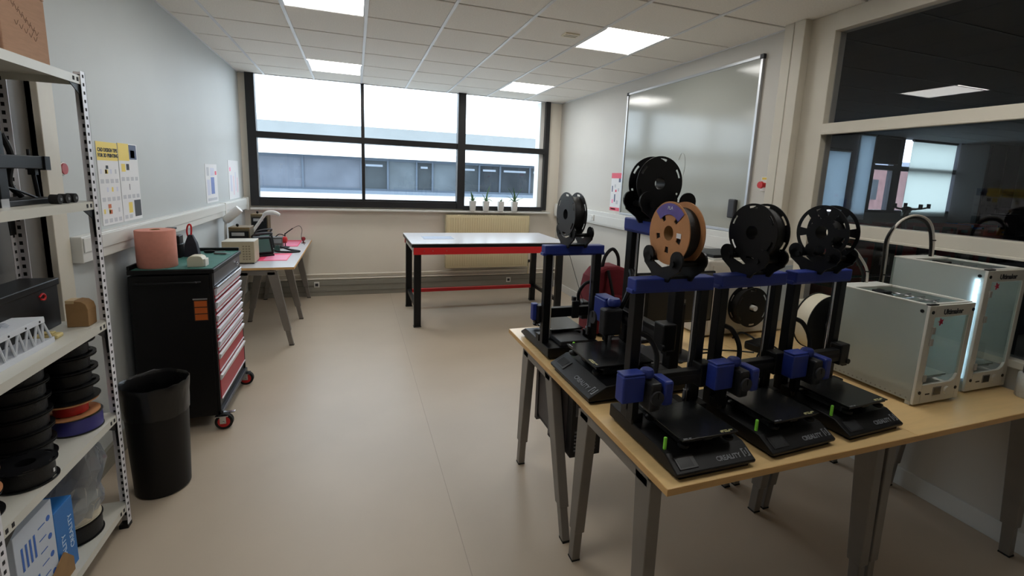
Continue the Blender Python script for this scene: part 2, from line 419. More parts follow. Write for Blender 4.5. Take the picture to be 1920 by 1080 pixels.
# whiteboard
t = thing('whiteboard', 'large glossy whiteboard in a thin aluminium frame on the right wall', 'whiteboard')
Y0, Y1, Z0, Z1 = 3.13, 5.12, 1.40, 2.835
MB().box(XR-.014, XR, Y0, Y1, Z0, Z1).build('writing_surface', WB, t)
MB().box(XR-.024, XR, Y0-.012, Y0+.012, Z0, Z1).box(XR-.024, XR, Y1-.012, Y1+.012, Z0, Z1).box(XR-.024, XR, Y0, Y1, Z1-.012, Z1+.012).box(XR-.024, XR, Y0, Y1, Z0-.012, Z0+.012).build('frame', ALU, t, .002)
MB().box(XR-.028, XR, Y0-.018, Y0+.02, Z1-.02, Z1+.018).box(XR-.028, XR, Y1-.02, Y1+.018, Z1-.02, Z1+.018).build('corner_cap', DGREY, t, .002)
MB().tube([(XR-.0155, 4.02+.055*math.cos(a), 1.975+.125*math.sin(a)) for a in [i*.5 for i in range(1, 13)]], .0022, 5, smooth=3).build('faint_pen_scribble', mat('pen_trace', (176, 180, 176), .5), t)
t = thing('board_eraser', 'black board eraser stuck on the lower right of the whiteboard', 'eraser')
MB().box(XR-.05, XR-.02, 3.22, 3.30, 1.51, 1.675).build('eraser_body', DGREY, t, .01)
MB().box(XR-.022, XR-.0145, 3.225, 3.295, 1.515, 1.67).build('felt_pad', RUBBER, t)
t = thing('emergency_stop', 'red push button on a white plate beside the whiteboard', 'button')
MB().box(XR-.015, XR, 2.92, 3.0, 1.755, 1.87).build('back_plate', WHITE, t, .003)
MB().cyl((XR-.015, 2.962, 1.805), (XR-.05, 2.962, 1.805), .02).cyl((XR-.05, 2.962, 1.805), (XR-.065, 2.962, 1.805), .03, .027).build('push_button', RED, t, smooth=True)
MB().box(XR-.0165, XR-.015, 2.93, 2.99, 1.848, 1.866).build('yellow_label', YELLOW, t)

# posters (flat prints)
def poster(name, label, wall, y0, y1, z0, z1, items, base=PAPER, texts=(), parts=('sheet', 'print')):
    t = thing(name, label, 'poster')
    if wall == 'L': O = (XL+.003, y0, z0); U = (0, 1, 0); x0, x1 = XL, XL+.003
    else: O = (XR-.003, y1, z0); U = (0, -1, 0); x0, x1 = XR-.003, XR
    box(parts[0], x0, x1, y0, y1, z0, z1, base, t)
    w, h = y1-y0, z1-z0; q = MB(); sg = 1 if wall == 'L' else -1
    n = Vector((1, 0, 0))*sg
    for (a, b_, c, d, mt) in items:
        O2 = Vector(O)+n*.0004
        q.rquad(O2, Vector(U)*w, Vector((0, 0, h)), a, b_, c, d, mt)
    q.build(parts[1], None, t)['kind'] = 'stuff'
    for s_, sz, u, v, mt in texts:
        text('lettering', s_, sz, Vector(O)+Vector(U)*u*w+Vector((0, 0, v*h))+n*.001, U, (0, 0, 1), mt, t, bold=.001)
    return t
it = [(0, 1, .78, 1, YELLOW)]
rr = random.Random(3)
for r, z in enumerate((.62, .40, .14)):
    for c in range(4):
        u = .06+c*.235
        it.append((u, u+.16, z-.115, z-.065, INKG))
        if rr.random() < .75: it.append((u+.02, u+.1, z+.0, z+.055, [INKG, YELLOW, INKG, YELLOW, PAPERB][rr.randrange(5)]))
it += [(.36, .48, .68, .72, INK), (.3, .45, .62, .67, YELLOW), (.3, .45, .2, .25, ORANGE), (.33, .48, .13, .18, ORANGE)]
poster('design_poster', 'yellow-headed white poster with CAD design tips lettering nearest the shelving', 'L', 3.375, 3.63, 1.405, 1.895, it,
       texts=[('CAD DESIGN TIPS', .030, .05, .885, INK), ('FOR 3D PRINTING', .030, .05, .82, INK)])
it = [(0, .55, .78, 1, YELLOW), (.55, .95, .80, .99, NAVY), (.62, .85, .82, .92, PAPERB), (.6, .97, .04, .26, DGREY), (.1, .3, .64, .74, YELLOW), (.35, .5, .66, .74, INK), (.3, .5, .10, .24, YELLOW), (.42, .46, .40, .48, MGREY)]
for r, z in enumerate((.52, .29, .03)):
    for c in range(4 if r < 2 else 2):
        it.append((.06+c*.235, .22+c*.235, z, z+.05, INKG))
poster('design_poster', 'second sheet of the yellow design poster with dark blocks at its corners', 'L', 3.64, 3.915, 1.405, 1.90, it)
it = [(.1, .3, .7, .92, INKG), (.4, .75, .7, .9, PAPERB), (.8, .95, .72, .82, PINKP), (.42, .72, .22, .66, mat('print_blue', (110, 130, 190), .6)), (.1, .35, .2, .6, PAPERB), (.1, .9, .05, .12, INKG)]
poster('wall_notice', 'small notice with a blue block on the left wall above the trunking', 'L', 5.44, 5.86, 1.41, 1.80, it, PAPER)
PK2 = mat('print_pale_pink', (228, 196, 208), .6)
it = [(.1, .22, .72, .82, PINKL), (.15, .3, .2, .62, PAPERB), (.42, .5, .1, .6, PK2), (.62, .7, .2, .7, PAPERB), (.8, .88, .15, .55, PK2)]
poster('wall_notice', 'faint white notice on the left wall nearest the window', 'L', 6.35, 6.85, 1.40, 1.86, it, PAPER)
it = [(0, 1, .86, 1, PINKP), (0, 1, 0, .09, PINKP), (.1, .2, .5, .66, NAVY), (.35, .5, .62, .7, INKG), (.45, .6, .5, .56, PINKP), (.7, .85, .52, .6, INKG), (.38, .5, .24, .44, NAVY), (.15, .3, .2, .3, PINKL), (.6, .8, .18, .28, INKG), (.75, .95, .76, .86, NAVY), (.1, .6, .03, .06, INK)]
poster('wall_notice', 'narrow notice with red bars top and bottom left of the whiteboard', 'R', 5.16, 5.40, 1.42, 1.90, it, PAPER)
t = thing('wall_button', 'small round red button on the left wall seen through the shelving', 'button')
MB().cyl((XL, 3.03, 1.735), (XL+.012, 3.03, 1.735), .028).build('red_disc', mat('faded_red', (176, 62, 66), .5), t, smooth=True)
MB().cyl((XL, 3.03, 1.735), (XL+.006, 3.03, 1.735), .034).build('bezel', WHITE, t, smooth=True)

# ------------------------------------------------------------------ outside
gd = MB().box(-60, 80, 8, 120, -4.2, -4).build('ground', mat('outside_ground', (150, 150, 148), .9)); struct(gd)
bw = mat('building_white', (238, 238, 236), .7)
bb = thing('office_building', 'long low white office building with ribbon windows seen through the window', 'building')
MB().box(-26, 34, 24.3, 40, -4, 2.5).build('wall', bw, bb)
MB().box(-26, 34, 23.7, 24.4, 2.5, 3.1).build('upper_band', bw, bb)
MB().box(-26, 34, 23.7, 24.4, -1.0, .78).build('lower_band', bw, bb)
MB().box(-26, 34, 23.6, 24.3, .78, .93).build('ledge', mat('ledge_grey', (104, 114, 126), .7, spec=.05), bb)
MB().box(-26, 34, 24.6, 40, 3.1, 4.0).build('roof_storey', mat('roof_bluegrey', (126, 130, 131), .7, noise=.04, nscale=1, spec=.05), bb)
MB().box(-26, 34, 24.45, 24.6, 3.1, 3.28).build('roof_edge', mat('roof_edge', (116, 126, 134), .7, spec=.05), bb)
wg = [mat('far_window_a', (60, 66, 70), .6, noise=.25, nscale=1, spec=.08), mat('far_window_b', (84, 92, 98), .6, noise=.2, nscale=1, spec=.08), mat('far_window_c', (46, 51, 56), .6, noise=.3, nscale=1, spec=.08), mat('far_blind', (94, 100, 110), .7, noise=.12, nscale=1.5, spec=.05)]
x = -25.5; k = 0
rr = random.Random(11)
seq = [0, 2, 2, 0, 3, 3, 0, 1, 0, 1]
while x < 33:
    w_ = (1.15, 1.15, 1.7, 1.3, 2.6, 2.6, 1.25, 1.4, .8, 1.3)[k % 10]
    f = MB().box(x, x+.09, 24.18, 24.3, .93, 2.5).box(x, x+w_, 24.2, 24.3, 2.38, 2.5).box(x, x+w_, 24.2, 24.3, .93, 1.02).build('window', mat('far_frame', (84, 94, 106), .7, spec=.05), bb)
    MB().box(x+.09, x+w_, 24.24, 24.3, 1.02, 2.38).build('pane', wg[seq[k % 10]], f)
    if seq[k % 10] in (0, 2): MB().box(x+.25, x+w_-.2, 24.22, 24.235, 2.1, 2.2).build('lit_tube', mat('far_tube', (138, 148, 160), .6, spec=.05), f)
    x += w_; k += 1
bk = thing('brick_building', 'pinkish brick building glimpsed through the clear pane of the next room', 'building')
MB().box(35, 60, 30, 45, -4, 4.2).build('wall', mat('brick_pink', (128, 100, 98), .8, noise=.2, nscale=2, spec=.05), bk)
MB().box(34.8, 60.2, 29.8, 45.2, 4.2, 4.7).build('roof', mat('brick_roof', (140, 146, 158), .8, spec=.05), bk)
for k in range(9):
    MB().box(36+2.6*k, 37.4+2.6*k, 29.95, 30.05, 1.2, 3.0).build('window', wg[0], bk)
MB().cyl((5.2, 25, 4.0), (5.2, 25, 4.5), .03).build('roof_mast', MGREY, bb)

# ------------------------------------------------------------------ neighbouring room
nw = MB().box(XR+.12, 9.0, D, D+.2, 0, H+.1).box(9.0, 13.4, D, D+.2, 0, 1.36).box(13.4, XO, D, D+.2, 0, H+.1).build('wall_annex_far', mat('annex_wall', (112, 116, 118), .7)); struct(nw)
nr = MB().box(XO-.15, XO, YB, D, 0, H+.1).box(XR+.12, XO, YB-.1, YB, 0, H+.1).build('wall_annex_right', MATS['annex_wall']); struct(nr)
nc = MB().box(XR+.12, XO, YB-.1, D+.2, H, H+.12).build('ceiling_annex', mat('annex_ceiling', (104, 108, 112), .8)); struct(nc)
g = MB()
for k in range(0, 14): g.box(XR+.12, XO, YG-5.4+.6*k-.008, YG-5.4+.6*k+.008, H-.003, H)
g.build('grid_bar', MGREY, nc)
w3 = MB().box(9.0, 9.06, D, D+.1, 1.36, H).box(9.0, 9.8, D-.02, D+.1, 2.62, H).box(9.72, 9.95, D-.02, D+.1, 1.36, H).box(10.36, 10.48, D-.04, D+.1, 1.36, H).box(11.10, 11.36, D-.01, D+.1, 1.36, H).box(13.3, 13.4, D, D+.1, 1.36, H).box(10.48, 13.3, D-.01, D+.1, 2.28, 2.38).box(10.48, 13.3, D-.01, D+.1, 1.36, 1.42).build('window_3', mat('annex_frame', (46, 48, 58), .5)); struct(w3)
MB().box(9.06, 13.3, D+.04, D+.05, 1.42, H).build('pane', GLASS, w3)
blind = glassmat('blind_fabric', (90, 95, 95), milk=.9, milkcol=(200, 212, 218), through=.72)
def bl(label, x0, x1, z0, z1, mt):
    t = thing('roller_blind', label, 'blind')
    MB().box(x0, x1, D-.05, D-.045, z0, z1).build('blind_fabric', mt, t)
    MB().cyl((x0, D-.05, z1), (x1, D-.05, z1), .03).build('roller', DGREY, t)
    MB().box(x0, x1, D-.06, D-.04, z0-.02, z0).build('bottom_bar', MGREY, t)
bl('pale blind at the left edge of the window of the next room', 9.06, 9.70, 1.42, 2.62, blind)
bl('pale hanging fabric blind beside the pillar in the next room', 9.90, 10.36, 1.2, 2.98, blind)
bl('black half-lowered blind in the next room', 10.40, 11.16, 2.42, 2.97, mat('blackout_fabric', (26, 28, 34), .8))
bl('tall translucent white blind in the next room', 11.55, 13.05, 1.3, 2.95, glassmat('blind_white', (120, 125, 120), milk=.9, milkcol=(244, 250, 244), through=.86))
t = thing('tall_cabinet', 'tall black cabinet standing right of the white blind in the next room', 'cabinet')
MB().box(13.15, 14.35, 6.5, 7.05, 0, 2.95).build('body', mat('cabinet_dark', (30, 30, 33), .6), t, .01)
MB().box(13.2, 13.74, 6.48, 6.5, .1, 2.9).build('door', mat('cabinet_door', (34, 33, 36), .6), t, .003)
MB().box(13.77, 14.3, 6.48, 6.5, .1, 2.9).build('door', MATS['cabinet_door'], t, .003)
t = thing('wall_board', 'greenish grey board on the wall of the next room', 'board')
MB().box(14.6, 16.2, D-.05, D-.01, 1.2, 2.9).build('board_surface', mat('board_green', (96, 104, 98), .4), t)
MB().box(15.4, 15.44, D-.06, D-.05, 1.2, 2.9).box(14.58, 14.6, D-.06, D, 1.2, 2.9).build('board_frame', DGREY, t)
# long bench with crates near the glass
def bench2(x0, x1, y0, y1, z, label):
    t = thing('storage_bench', label, 'bench')
    MB().box(x0, x1, y0, y1, z-.03, z).build('bench_top', mat('bench_dark', (58, 60, 68), .6), t, .004)
    MB().box(x0+.03, x1-.03, y0+.03, y1-.03, z-.45, z-.43).box(x0+.03, x1-.03, y0+.03, y1-.03, .1, .13).build('shelf', MATS['bench_dark'], t)
    for a in (x0+.02, x1-.06):
        for b_ in (y0+.02, y1-.06):
            box('leg', a, a+.04, b_, b_+.04, 0, z-.03, DGREY, t)
bench2(4.3, 8.6, 3.5, 4.1, 1.30, 'dark storage bench behind the partition glass, nearer the far windows')
bench2(4.6, 9.2, 1.9, 2.4, 1.22, 'dark storage bench behind the partition glass at the right edge')
CR = mat('crate_red', (150, 26, 34), .5); CB = mat('crate_blue', (34, 92, 190), .5); CY = mat('crate_yellow', (226, 172, 30), .5); CK = mat('crate_black', (34, 34, 38), .5)
def crate(name, label, cat, x, y, z, w, d, h, mt, group=None):
    t = thing(name, label, cat, (x, y, z), 0, group)
    q = MB().box(0, w, 0, d, 0, .006).box(0, .006, 0, d, 0, h).box(w-.006, w, 0, d, 0, h).box(0, w, 0, .006, 0, h*.8).box(0, w, d-.006, d, 0, h)
    q.build('bin_body', mt, t)
    MB().box(w*.25, w*.75, -.004, 0, h*.3, h*.55).build('label_holder', MGREY, t)
ORD = ['first','second','third','fourth','fifth','sixth','seventh','eighth','ninth','tenth']
pos = [('red', CR), ('black', CK), ('red', CR), ('dark', CK), ('red', CR), ('black', CK)]
for k in range(9):
    nm, mt = pos[k % 6]
    crate('storage_crate', '%s plastic crate, %s from the left on top of the bench behind the glass' % (nm, ORD[k]), 'crate', 5.35+.27*k, 3.6, 1.30, .24, .3, .10 if k % 2 else .13, mt, '%s crates on the far bench' % nm)
for k in range(10):
    nm, mt = pos[(k*5) % 6]
    for q_, z in enumerate((.87, )):
        crate('tall_crate', '%s tall crate, %s from the left on the shelf of the bench behind the glass' % (nm, ORD[k]), 'crate', 4.4+.36*k, 3.54, z, .32, .34, .36, mt, '%s tall crates on the bench shelf' % nm)
for k in range(7):
    nm, mt = pos[(k*5) % 6]
    crate('tall_crate', '%s large crate, %s from the left, low under the bench behind the glass' % (nm, ORD[k]), 'crate', 4.5+.5*k, 3.54, .13, .44, .44, .6, mt, '%s large crates under the bench' % nm)
crate('storage_crate', 'bright blue plastic bin behind the partition glass', 'bin', 7.30, 3.62, 1.30, .24, .3, .13, CB)
for k in range(2):
    crate('storage_crate', ('left' if k == 0 else 'right')+' one of the two yellow bins behind the partition glass', 'bin', 7.86+.18*k, 3.62, 1.30, .16, .3, .1, CY, 'yellow bins behind the glass')
# dark printer in the next room
t = thing('desktop_printer', 'dark desktop printer on the bench in the next room at the right edge', 'printer', (8.25, 3.5, 1.30))
MB().box(-.3, .3, 0, .4, 0, .25).build('body', mat('printer_dark', (48, 46, 50), .5), t, .01)
MB().box(-.2, .05, -.01, 0, .1, .2).build('display', BLACK, t)
MB().box(-.28, .28, .1, .3, .25, .27).box(-.35, .28, .2, .24, .33, .345).box(.24, .26, .2, .24, .26, .34).box(-.1, -.08, .2, .24, .26, .34).build('carriage_rail', DGREY, t)
# drone on a pole stand
t = thing('quadcopter', 'black quadcopter drone seen through the partition glass above the cable loop', 'drone', (4.51, 2.72, 1.60))
t.rotation_euler = (0, 0, .4)
MB().sphere((0, 0, .05), .04, sc=(1, 1, .6)).build('body', BLACK, t, smooth=True)
for k, a in enumerate((.2, PI-.2, PI+.5, -.5)):
    x, y = .24*math.cos(a), .24*math.sin(a)
    arm = MB().tube([(0, 0, .055), (x*.6, y*.6, .055), (x, y, .07)], .008, 6).build('rotor_arm', BLACK, t, smooth=True)
    MB().cyl((x, y, .06), (x, y, .10), .014).build('motor', BLACK, arm, smooth=True)
for s_ in (-1, 1):
    MB().tube([(0, 0, .04), (.04*s_, 0, .02), (.10*s_, 0, -.015)], .007, 6).build('landing_leg', BLACK, t, smooth=True)
t2 = thing('drone_stand', 'thin dark column stand carrying the drone in the next room', 'stand', (4.51, 2.72, 0))
MB().cyl((0, 0, 0), (0, 0, .03), .16).build('base', DGREY, t2); MB().cyl((0, 0, .03), (0, 0, 1.645), .02).build('column', DGREY, t2)
MB().cyl((0, 0, 1.62), (0, 0, 1.645), .03).build('support_plate', DGREY, t2)

# ================================================================== BIG FURNITURE
# ---- shelving rack
t = thing('shelving_rack', 'white slotted metal shelving rack with five shelves against the left wall', 'shelf')
RX0, RX1, RY0, RY1 = -1.38, -1.085, 1.74, 2.575
SZ = [.13, .60, 1.06, 1.605, 2.13]
for z in SZ:
    q = MB().box(RX0+.003, RX1-.003, RY0+.003, RY1-.003, z-.006, z-.0006)
    th = .035
    q.box(RX1-.003, RX1, RY0, RY1, z-th, z).box(RX0, RX0+.003, RY0, RY1, z-th, z).box(RX0, RX1, RY0, RY0+.003, z-th, z).box(RX0, RX1, RY1-.003, RY1, z-th, z)
    sh = q.build('shelf', SHELF, t)
    h = MB()
    for yy in (RY0+.055, RY0+.085, RY1-.085, RY1-.055):
        h.box(RX1, RX1+.0012, yy-.006, yy+.006, z-.025, z-.009)
    h.build('bolt_hole', HOLE, sh)
for (xx, sx) in ((RX1, -1), (RX0, 1)):
    for (yy, sy) in ((RY1, -1), (RY0, 1)):
        topz = 2.15
        q = MB().box(*sorted((xx+.003, xx+.001)), *sorted((yy, yy+sy*.036)), 0.02, topz)
        q.box(*sorted((xx+.003*1, xx+sx*.036)), *sorted((yy-sy*.0005, yy+sy*.0025)), 0.02, topz)
        up = q.build('upright', SHELFP, t)
        h = MB()
        z = .05
        while z < topz-.02:
            h.box(xx+.003, xx+.0038, *sorted((yy+sy*.013, yy+sy*.024)), z, z+.013)
            if xx == RX0: h.box(xx+.0006, xx+.001, *sorted((yy+sy*.013, yy+sy*.024)), z, z+.013)
            h.box(*sorted((xx+sx*.010, xx+sx*.022)), *sorted((yy+sy*.0026, yy+sy*.0032)), z, z+.016)
            h.box(*sorted((xx+sx*.010, xx+sx*.022)), *sorted((yy-sy*.0006, yy-sy*.0011)), z, z+.016)
            z += .034
        h.build('slot_row', HOLE, up)
        MB().box(*sorted((xx+sx*-.004, xx+sx*.036)), *sorted((yy-sy*.004, yy+sy*.038)), 0, .022).build('foot_cap', BLACK, up, .003)
for z in SZ[1:]:
    for (yy, sy) in ((RY1-.003, -1), (RY0+.003, 1)):
        for xx in (RX1-.004, RX0+.005):
            q = MB(); q.loft([[(xx, yy, z-.036), (xx, yy+sy*.105, z-.036), (xx, yy+sy*.04, z-.075), (xx, yy+sy*.035, z-.15), (xx, yy, z-.15)], [(xx-.003, yy, z-.036), (xx-.003, yy+sy*.105, z-.036), (xx-.003, yy+sy*.04, z-.075), (xx-.003, yy+sy*.035, z-.15), (xx-.003, yy, z-.15)]])
            q.build('corner_bracket', BLACKM, t)

# ---- tool cart
CX0, CX1, CY0, CY1, CZ0, CZ1 = -1.345, -.89, 3.45, 4.22, .10, 1.10
CARTB = mat('cart_black', (11, 10, 12), .5, noise=.1, nscale=5, spec=.3)
CARTG = mat('cart_grey', (52, 52, 58), .4)
t = thing('tool_cart', 'tall black roller tool cart with seven red and white fronted drawers', 'tool cart', (0, 0, 0))
MB().box(CX0, CX1-.02, CY0, CY1, CZ0, CZ1-.02).box(CX1-.02, CX1, CY0, CY0+.02, CZ0, CZ1).box(CX1-.02, CX1, CY1-.02, CY1, CZ0, CZ1).build('cabinet_body', CARTB, t, .004)
MB().box(CX0, CX1+.012, CY0-.005, CY1+.005, CZ1-.01, CZ1+.018).build('top_tray_rim', CARTB, t, .004)
MB().box(CX0+.02, CX1, CY0+.01, CY1-.01, CZ1+.018, CZ1+.0215).build('green_mat', GREENM, t)
MB().box(CX0, CX1, CY1-.02, CY1+.005, CZ1+.018, CZ1+.045).box(CX0, CX0+.015, CY0, CY1, CZ1+.018, CZ1+.045).build('rear_lip', CARTB, t, .003)
MB().box(CX1-.02, CX1+.004, CY0+.02, CY1-.02, CZ1-.10, CZ1-.012).build('lock_rail', CARTG, t, .002)
MB().cyl((CX1, CY1-.16, CZ1-.055), (CX1+.018, CY1-.16, CZ1-.055), .016).cyl((CX1+.018, CY1-.16, CZ1-.055), (CX1+.024, CY1-.16, CZ1-.055), .008).build('lock', STEEL, t, smooth=True)
zt = CZ1-.105
hs = [.082]*5+[.14, .19]
MB().box(CX1-.018, CX1-.012, CY0+.02, CY1-.02, CZ0+.02, CZ1-.1).build('drawer_recess', BLACK, t)
MB().box(CX1-.014, CX1+.022, CY0+.022, CY1-.05, zt-.012, zt).build('handle_strip', STEEL, t, .003)
zt -= .014
for k, h in enumerate(hs):
    z1 = zt; z0 = zt-h+.012
    d = MB().box(CX1-.012, CX1+.004, CY0+.022, CY1-.045, z0, z1).build('drawer', REDD, t, .002)
    gp = .046 if k < 5 else .040
    MB().loft([[(CX1+.0, y, z1-.002), (CX1+.018, y, z1-.006), (CX1+.018, y, z1-.012), (CX1+.010, y, z1-gp), (CX1+.0, y, z1-gp)] for y in (CY0+.022, CY1-.045)]).build('handle_strip', DRAWG if k < 5 else mat('handle_strip_white', (225, 225, 228), .3), d)
    MB().box(CX1+.003, CX1+.010, CY0+.022, CY1-.045, z0, z0+.008).build('lower_strip', DRAWG, d)
    zt -= h+.008
MB().box(CX1-.02, CX1+.012, CY0+.0, CY1, CZ0, CZ0+.03).build('bottom_rim', CARTG, t, .004)
# side handle and sticker on the near face
MB().tube([(CX0+.05, CY0, CZ1-.06), (CX0+.06, CY0-.03, CZ1-.062), (CX1-.09, CY0-.03, CZ1-.062), (CX1-.08, CY0, CZ1-.06)], .008, 8, smooth=3).build('push_handle', BLACK, t, smooth=True)
MB().cyl((CX1-.085, CY0-.002, CZ1-.06), (CX1-.085, CY0-.035, CZ1-.06), .006).build('handle_bolt', STEEL, t)
st = MB().box(-1.005, -.925, CY0-.0015, CY0, .775, .915).build('warning_sticker', mat('sticker_dark', (70, 40, 24), .5), t)
q = MB()
for k in range(3): q.box(-1.0, -.93, CY0-.0022, CY0-.0015, .78+.045*k, .818+.045*k)
q.build('orange_panel', ORANGE, st)
MB().box(-1.008, -.926, CY0-.0024, CY0-.0015, .917, .925).build('white_strip', SILVER, st)
for i, (x, y) in enumerate(((CX1+.015, CY0-.0), (CX1+.01, CY1-.05), (CX0+.07, CY0+.07), (CX0+.07, CY1-.09))):
    w = MB().cyl((x, y-.016, .055), (x, y+.016, .055), .055, n=28).build('caster_wheel', RUBBER, t, smooth=True)
    MB().cyl((x, y-.018, .055), (x, y+.018, .055), .038, n=22).build('wheel_hub', RED, w, smooth=True)
    MB().box(x-.022, x+.016, y-.026, y-.020, .045, CZ0).box(x-.022, x+.016, y+.020, y+.026, .045, CZ0).box(x-.05, x+.03, y-.03, y+.035, CZ0-.004, CZ0).cyl((x, y-.03, .055), (x, y+.03, .055), .008).build('caster_fork', STEEL, w)
MB().box(CX1+.01, CX1+.075, CY0+.02, CY0+.045, .098, .106).build('brake_pedal', STEEL, t, .002)

# things on the cart
ZC = CZ1+.0215
t = thing('paper_roll', 'big pink paper towel roll standing on the black tool cart', 'paper roll', (-1.222, 3.575, ZC))
MB().lathe([(.028, 0), (.105, 0), (.108, .004), (.108, .236), (.105, .24), (.028, .24), (.028, .21), (.0275, .0)], n=40, cap=False).build('paper_winding', PINKR, t, smooth=True)
MB().lathe([(.024, .002), (.0278, .002), (.0278, .242), (.024, .242), (.024, .002)], n=24, cap=False).build('cardboard_core', CARDD, t, smooth=True)
t = thing('tape_dispenser', 'cream rounded box with white end on the green mat of the cart', 'dispenser', (-1.0, 3.56, ZC))
prof = [(-.045, 0), (.045, 0), (.045, .05), (.036, .066), (.02, .072), (-.02, .072), (-.036, .066), (-.045, .05)]
MB().prism([(u, v) for u, v in prof], 'y', -.04, .045).build('body', mat('cream_plastic', (206, 202, 182), .5), t, .003)
MB().box(.045, .058, -.03, .04, 0, .05).build('end_plate', WHITE, t, .003)
t = thing('tool_box_stack', 'black open box of small tools behind the pink roll', 'tool box', (-1.235, 3.93, ZC))
MB().box(-.06, .05, -.05, .05, 0, .10).box(-.055, .045, -.045, .045, .10, .16).build('box_body', BLACK, t, .006)
MB().box(-.05, .03, -.052, -.048, .07, .12).box(-.04, .0, -.05, .0, .16, .20).build('olive_label', OLIVE, t, .003)
MB().box(-.045, .015, -.04, .03, .20, .215).build('lid', BLACK, t, .004)
t = thing('tool_holder', 'black pointed tool pouch holding a red-handled tool on the cart', 'tool pouch', (-1.135, 3.95, ZC))
MB().loft([[(-.045, -.03, 0), (.05, -.03, 0), (.05, .03, 0), (-.045, .03, 0)], [(-.035, -.025, .10), (.035, -.025, .10), (.035, .025, .10), (-.035, .025, .10)], [(-.015, -.015, .16), (.012, -.015, .16), (.012, .015, .16), (-.015, .015, .16)]]).build('pouch', mat('pouch_navy', (26, 26, 38), .7), t, .004)
t = thing('cutting_pliers', 'red-handled pliers sticking out of the black pouch', 'pliers', (-1.14, 3.95, ZC+.13))
MB().tube([(-.01, 0, 0), (-.018, 0, .05), (-.012, 0, .09), (0, 0, .105), (.010, 0, .09), (.008, 0, .04), (0, 0, 0)], .006, 6).build('handle', RED, t, smooth=True)
MB().box(-.008, .006, -.004, .004, -.03, .01).build('jaw', STEEL, t)
t = thing('screwdriver', 'dark screwdriver lying on the green mat at the back edge of the cart', 'screwdriver', (-1.03, 4.10, ZC+.012), .2)
MB().lathe([(.004, -.07), (.011, -.06), (.012, -.02), (.008, 0)], axis='x', n=12).build('handle', BLACK, t, smooth=True)
MB().cyl((0, 0, 0), (.07, 0, 0), .003).build('shaft', STEEL, t)
t = thing('cutter', 'grey handled knife lying beside the screwdriver on the cart', 'knife', (-.97, 4.02, ZC+.008), -.3)
MB().box(-.05, .04, -.008, .008, -.007, .006).build('grip', MGREY, t, .003); MB().box(.04, .07, -.004, .004, -.002, .001).build('blade', STEEL, t)

# ---- waste bin
t = thing('waste_bin', 'tall black round waste bin lined with a black bag beside the rack', 'bin', (-1.04, 2.865, 0))
MB().lathe([(.118, 0), (.128, .01), (.148, .60), (.152, .615), (.146, .615), (.142, .60), (.122, .02)], n=40, cap=False).lathe([(.001, .008), (.122, .012), (.122, .02), (.001, .02)], n=24, cap=False).build('bin_body', BINP, t, smooth=True)
rr = random.Random(5)
rings = []
for z, r in ((.45, .1465), (.50, .149), (.55, .151), (.59, .154), (.622, .157), (.630, .154), (.618, .146), (.55, .139), (.45, .133), (.2, .118)):
    rings.append([(r*(1+rr.uniform(-.006, .010))*math.cos(a), r*(1+rr.uniform(-.006, .010))*math.sin(a), z+rr.uniform(-.005, .005)) for a in [2*PI*i/36 for i in range(36)]])
MB().loft(rings, cap=False).build('bin_liner', BAGB, t, smooth=True)

# ---- trestle desks
def trestle(parent, axis, a0, a1, p, ztop, foot0, foot1, th=.05):
    # an A shaped trestle: beam along axis from a0 to a1 at p, legs down to foot0 and foot1
    def P(a, q_, z): return (a, q_, z) if axis == 'x' else (q_, a, z)
    s_ = MB()
    r0 = [P(a0-.03, p-th/2, ztop-.055), P(a0-.03, p+th/2, ztop-.055), P(a0-.03, p+th/2, ztop), P(a0-.03, p-th/2, ztop)]
    r1 = [P(a1+.03, p-th/2, ztop-.055), P(a1+.03, p+th/2, ztop-.055), P(a1+.03, p+th/2, ztop), P(a1+.03, p-th/2, ztop)]
    s_.loft([r0, r1]); s_.build('trestle_beam', LEG, parent, .004)
    for a, f in ((a0, foot0), (a1, foot1)):
        zt_ = ztop-.02
        def at(z, w):
            k = (zt_-z)/zt_; c = a+(f-a)*k
            return [P(c-w/2, p-th/2, z), P(c+w/2, p-th/2, z), P(c+w/2, p+th/2, z), P(c-w/2, p+th/2, z)]
        def at2(z, w, th2):
            k = (zt_-z)/zt_; c = a+(f-a)*k
            return [P(c-w/2, p-th2/2, z), P(c+w/2, p-th2/2, z), P(c+w/2, p+th2/2, z), P(c-w/2, p+th2/2, z)]
        lg = MB().loft([at(zt_, .095), at(.16, .062)]).build('leg', LEG, parent, .004)
        MB().loft([at2(.17, .046, th*.8), at2(.008, .044, th*.8)]).build('leg_extension', LEG, lg, .003)
        MB().loft([at2(.008, .046, th*.82), at2(0, .046, th*.82)]).build('foot_pad', RUBBER, lg)
ZD = .82
def desk(label, x0, x1, y0, y1, top, edge, rim=None):
    t = thing('trestle_desk', label, 'desk')
    MB().box(x0, x1, y0, y1, ZD-.026, ZD).build('desk_top', top, t, .0015)
    MB().box(x0-.002, x1+.002, y0-.002, y0, ZD-.025, ZD-.001).box(x0-.002, x0, y0, y1, ZD-.025, ZD-.001).box(x1, x1+.002, y0, y1, ZD-.025, ZD-.001).build('edge_band', edge, t)
    MB().box(x0+.10, x1-.10, y0+.06, y0+.09, ZD-.06, ZD-.027).box(x0+.10, x1-.10, y1-.09, y1-.06, ZD-.06, ZD-.027).build('under_rail', DGREY, t)
    return t
GAPX = 2.125
d1 = desk('front left beech desk carrying the two printers nearest the camera', .925, GAPX, 1.10, 1.918, BEECH, BEECHE)
trestle(d1, 'y', 1.245, 1.70, .960, ZD-.027, 1.215, 1.745)
trestle(d1, 'y', 1.24, 1.70, 2.08, ZD-.027, 1.20, 1.76)
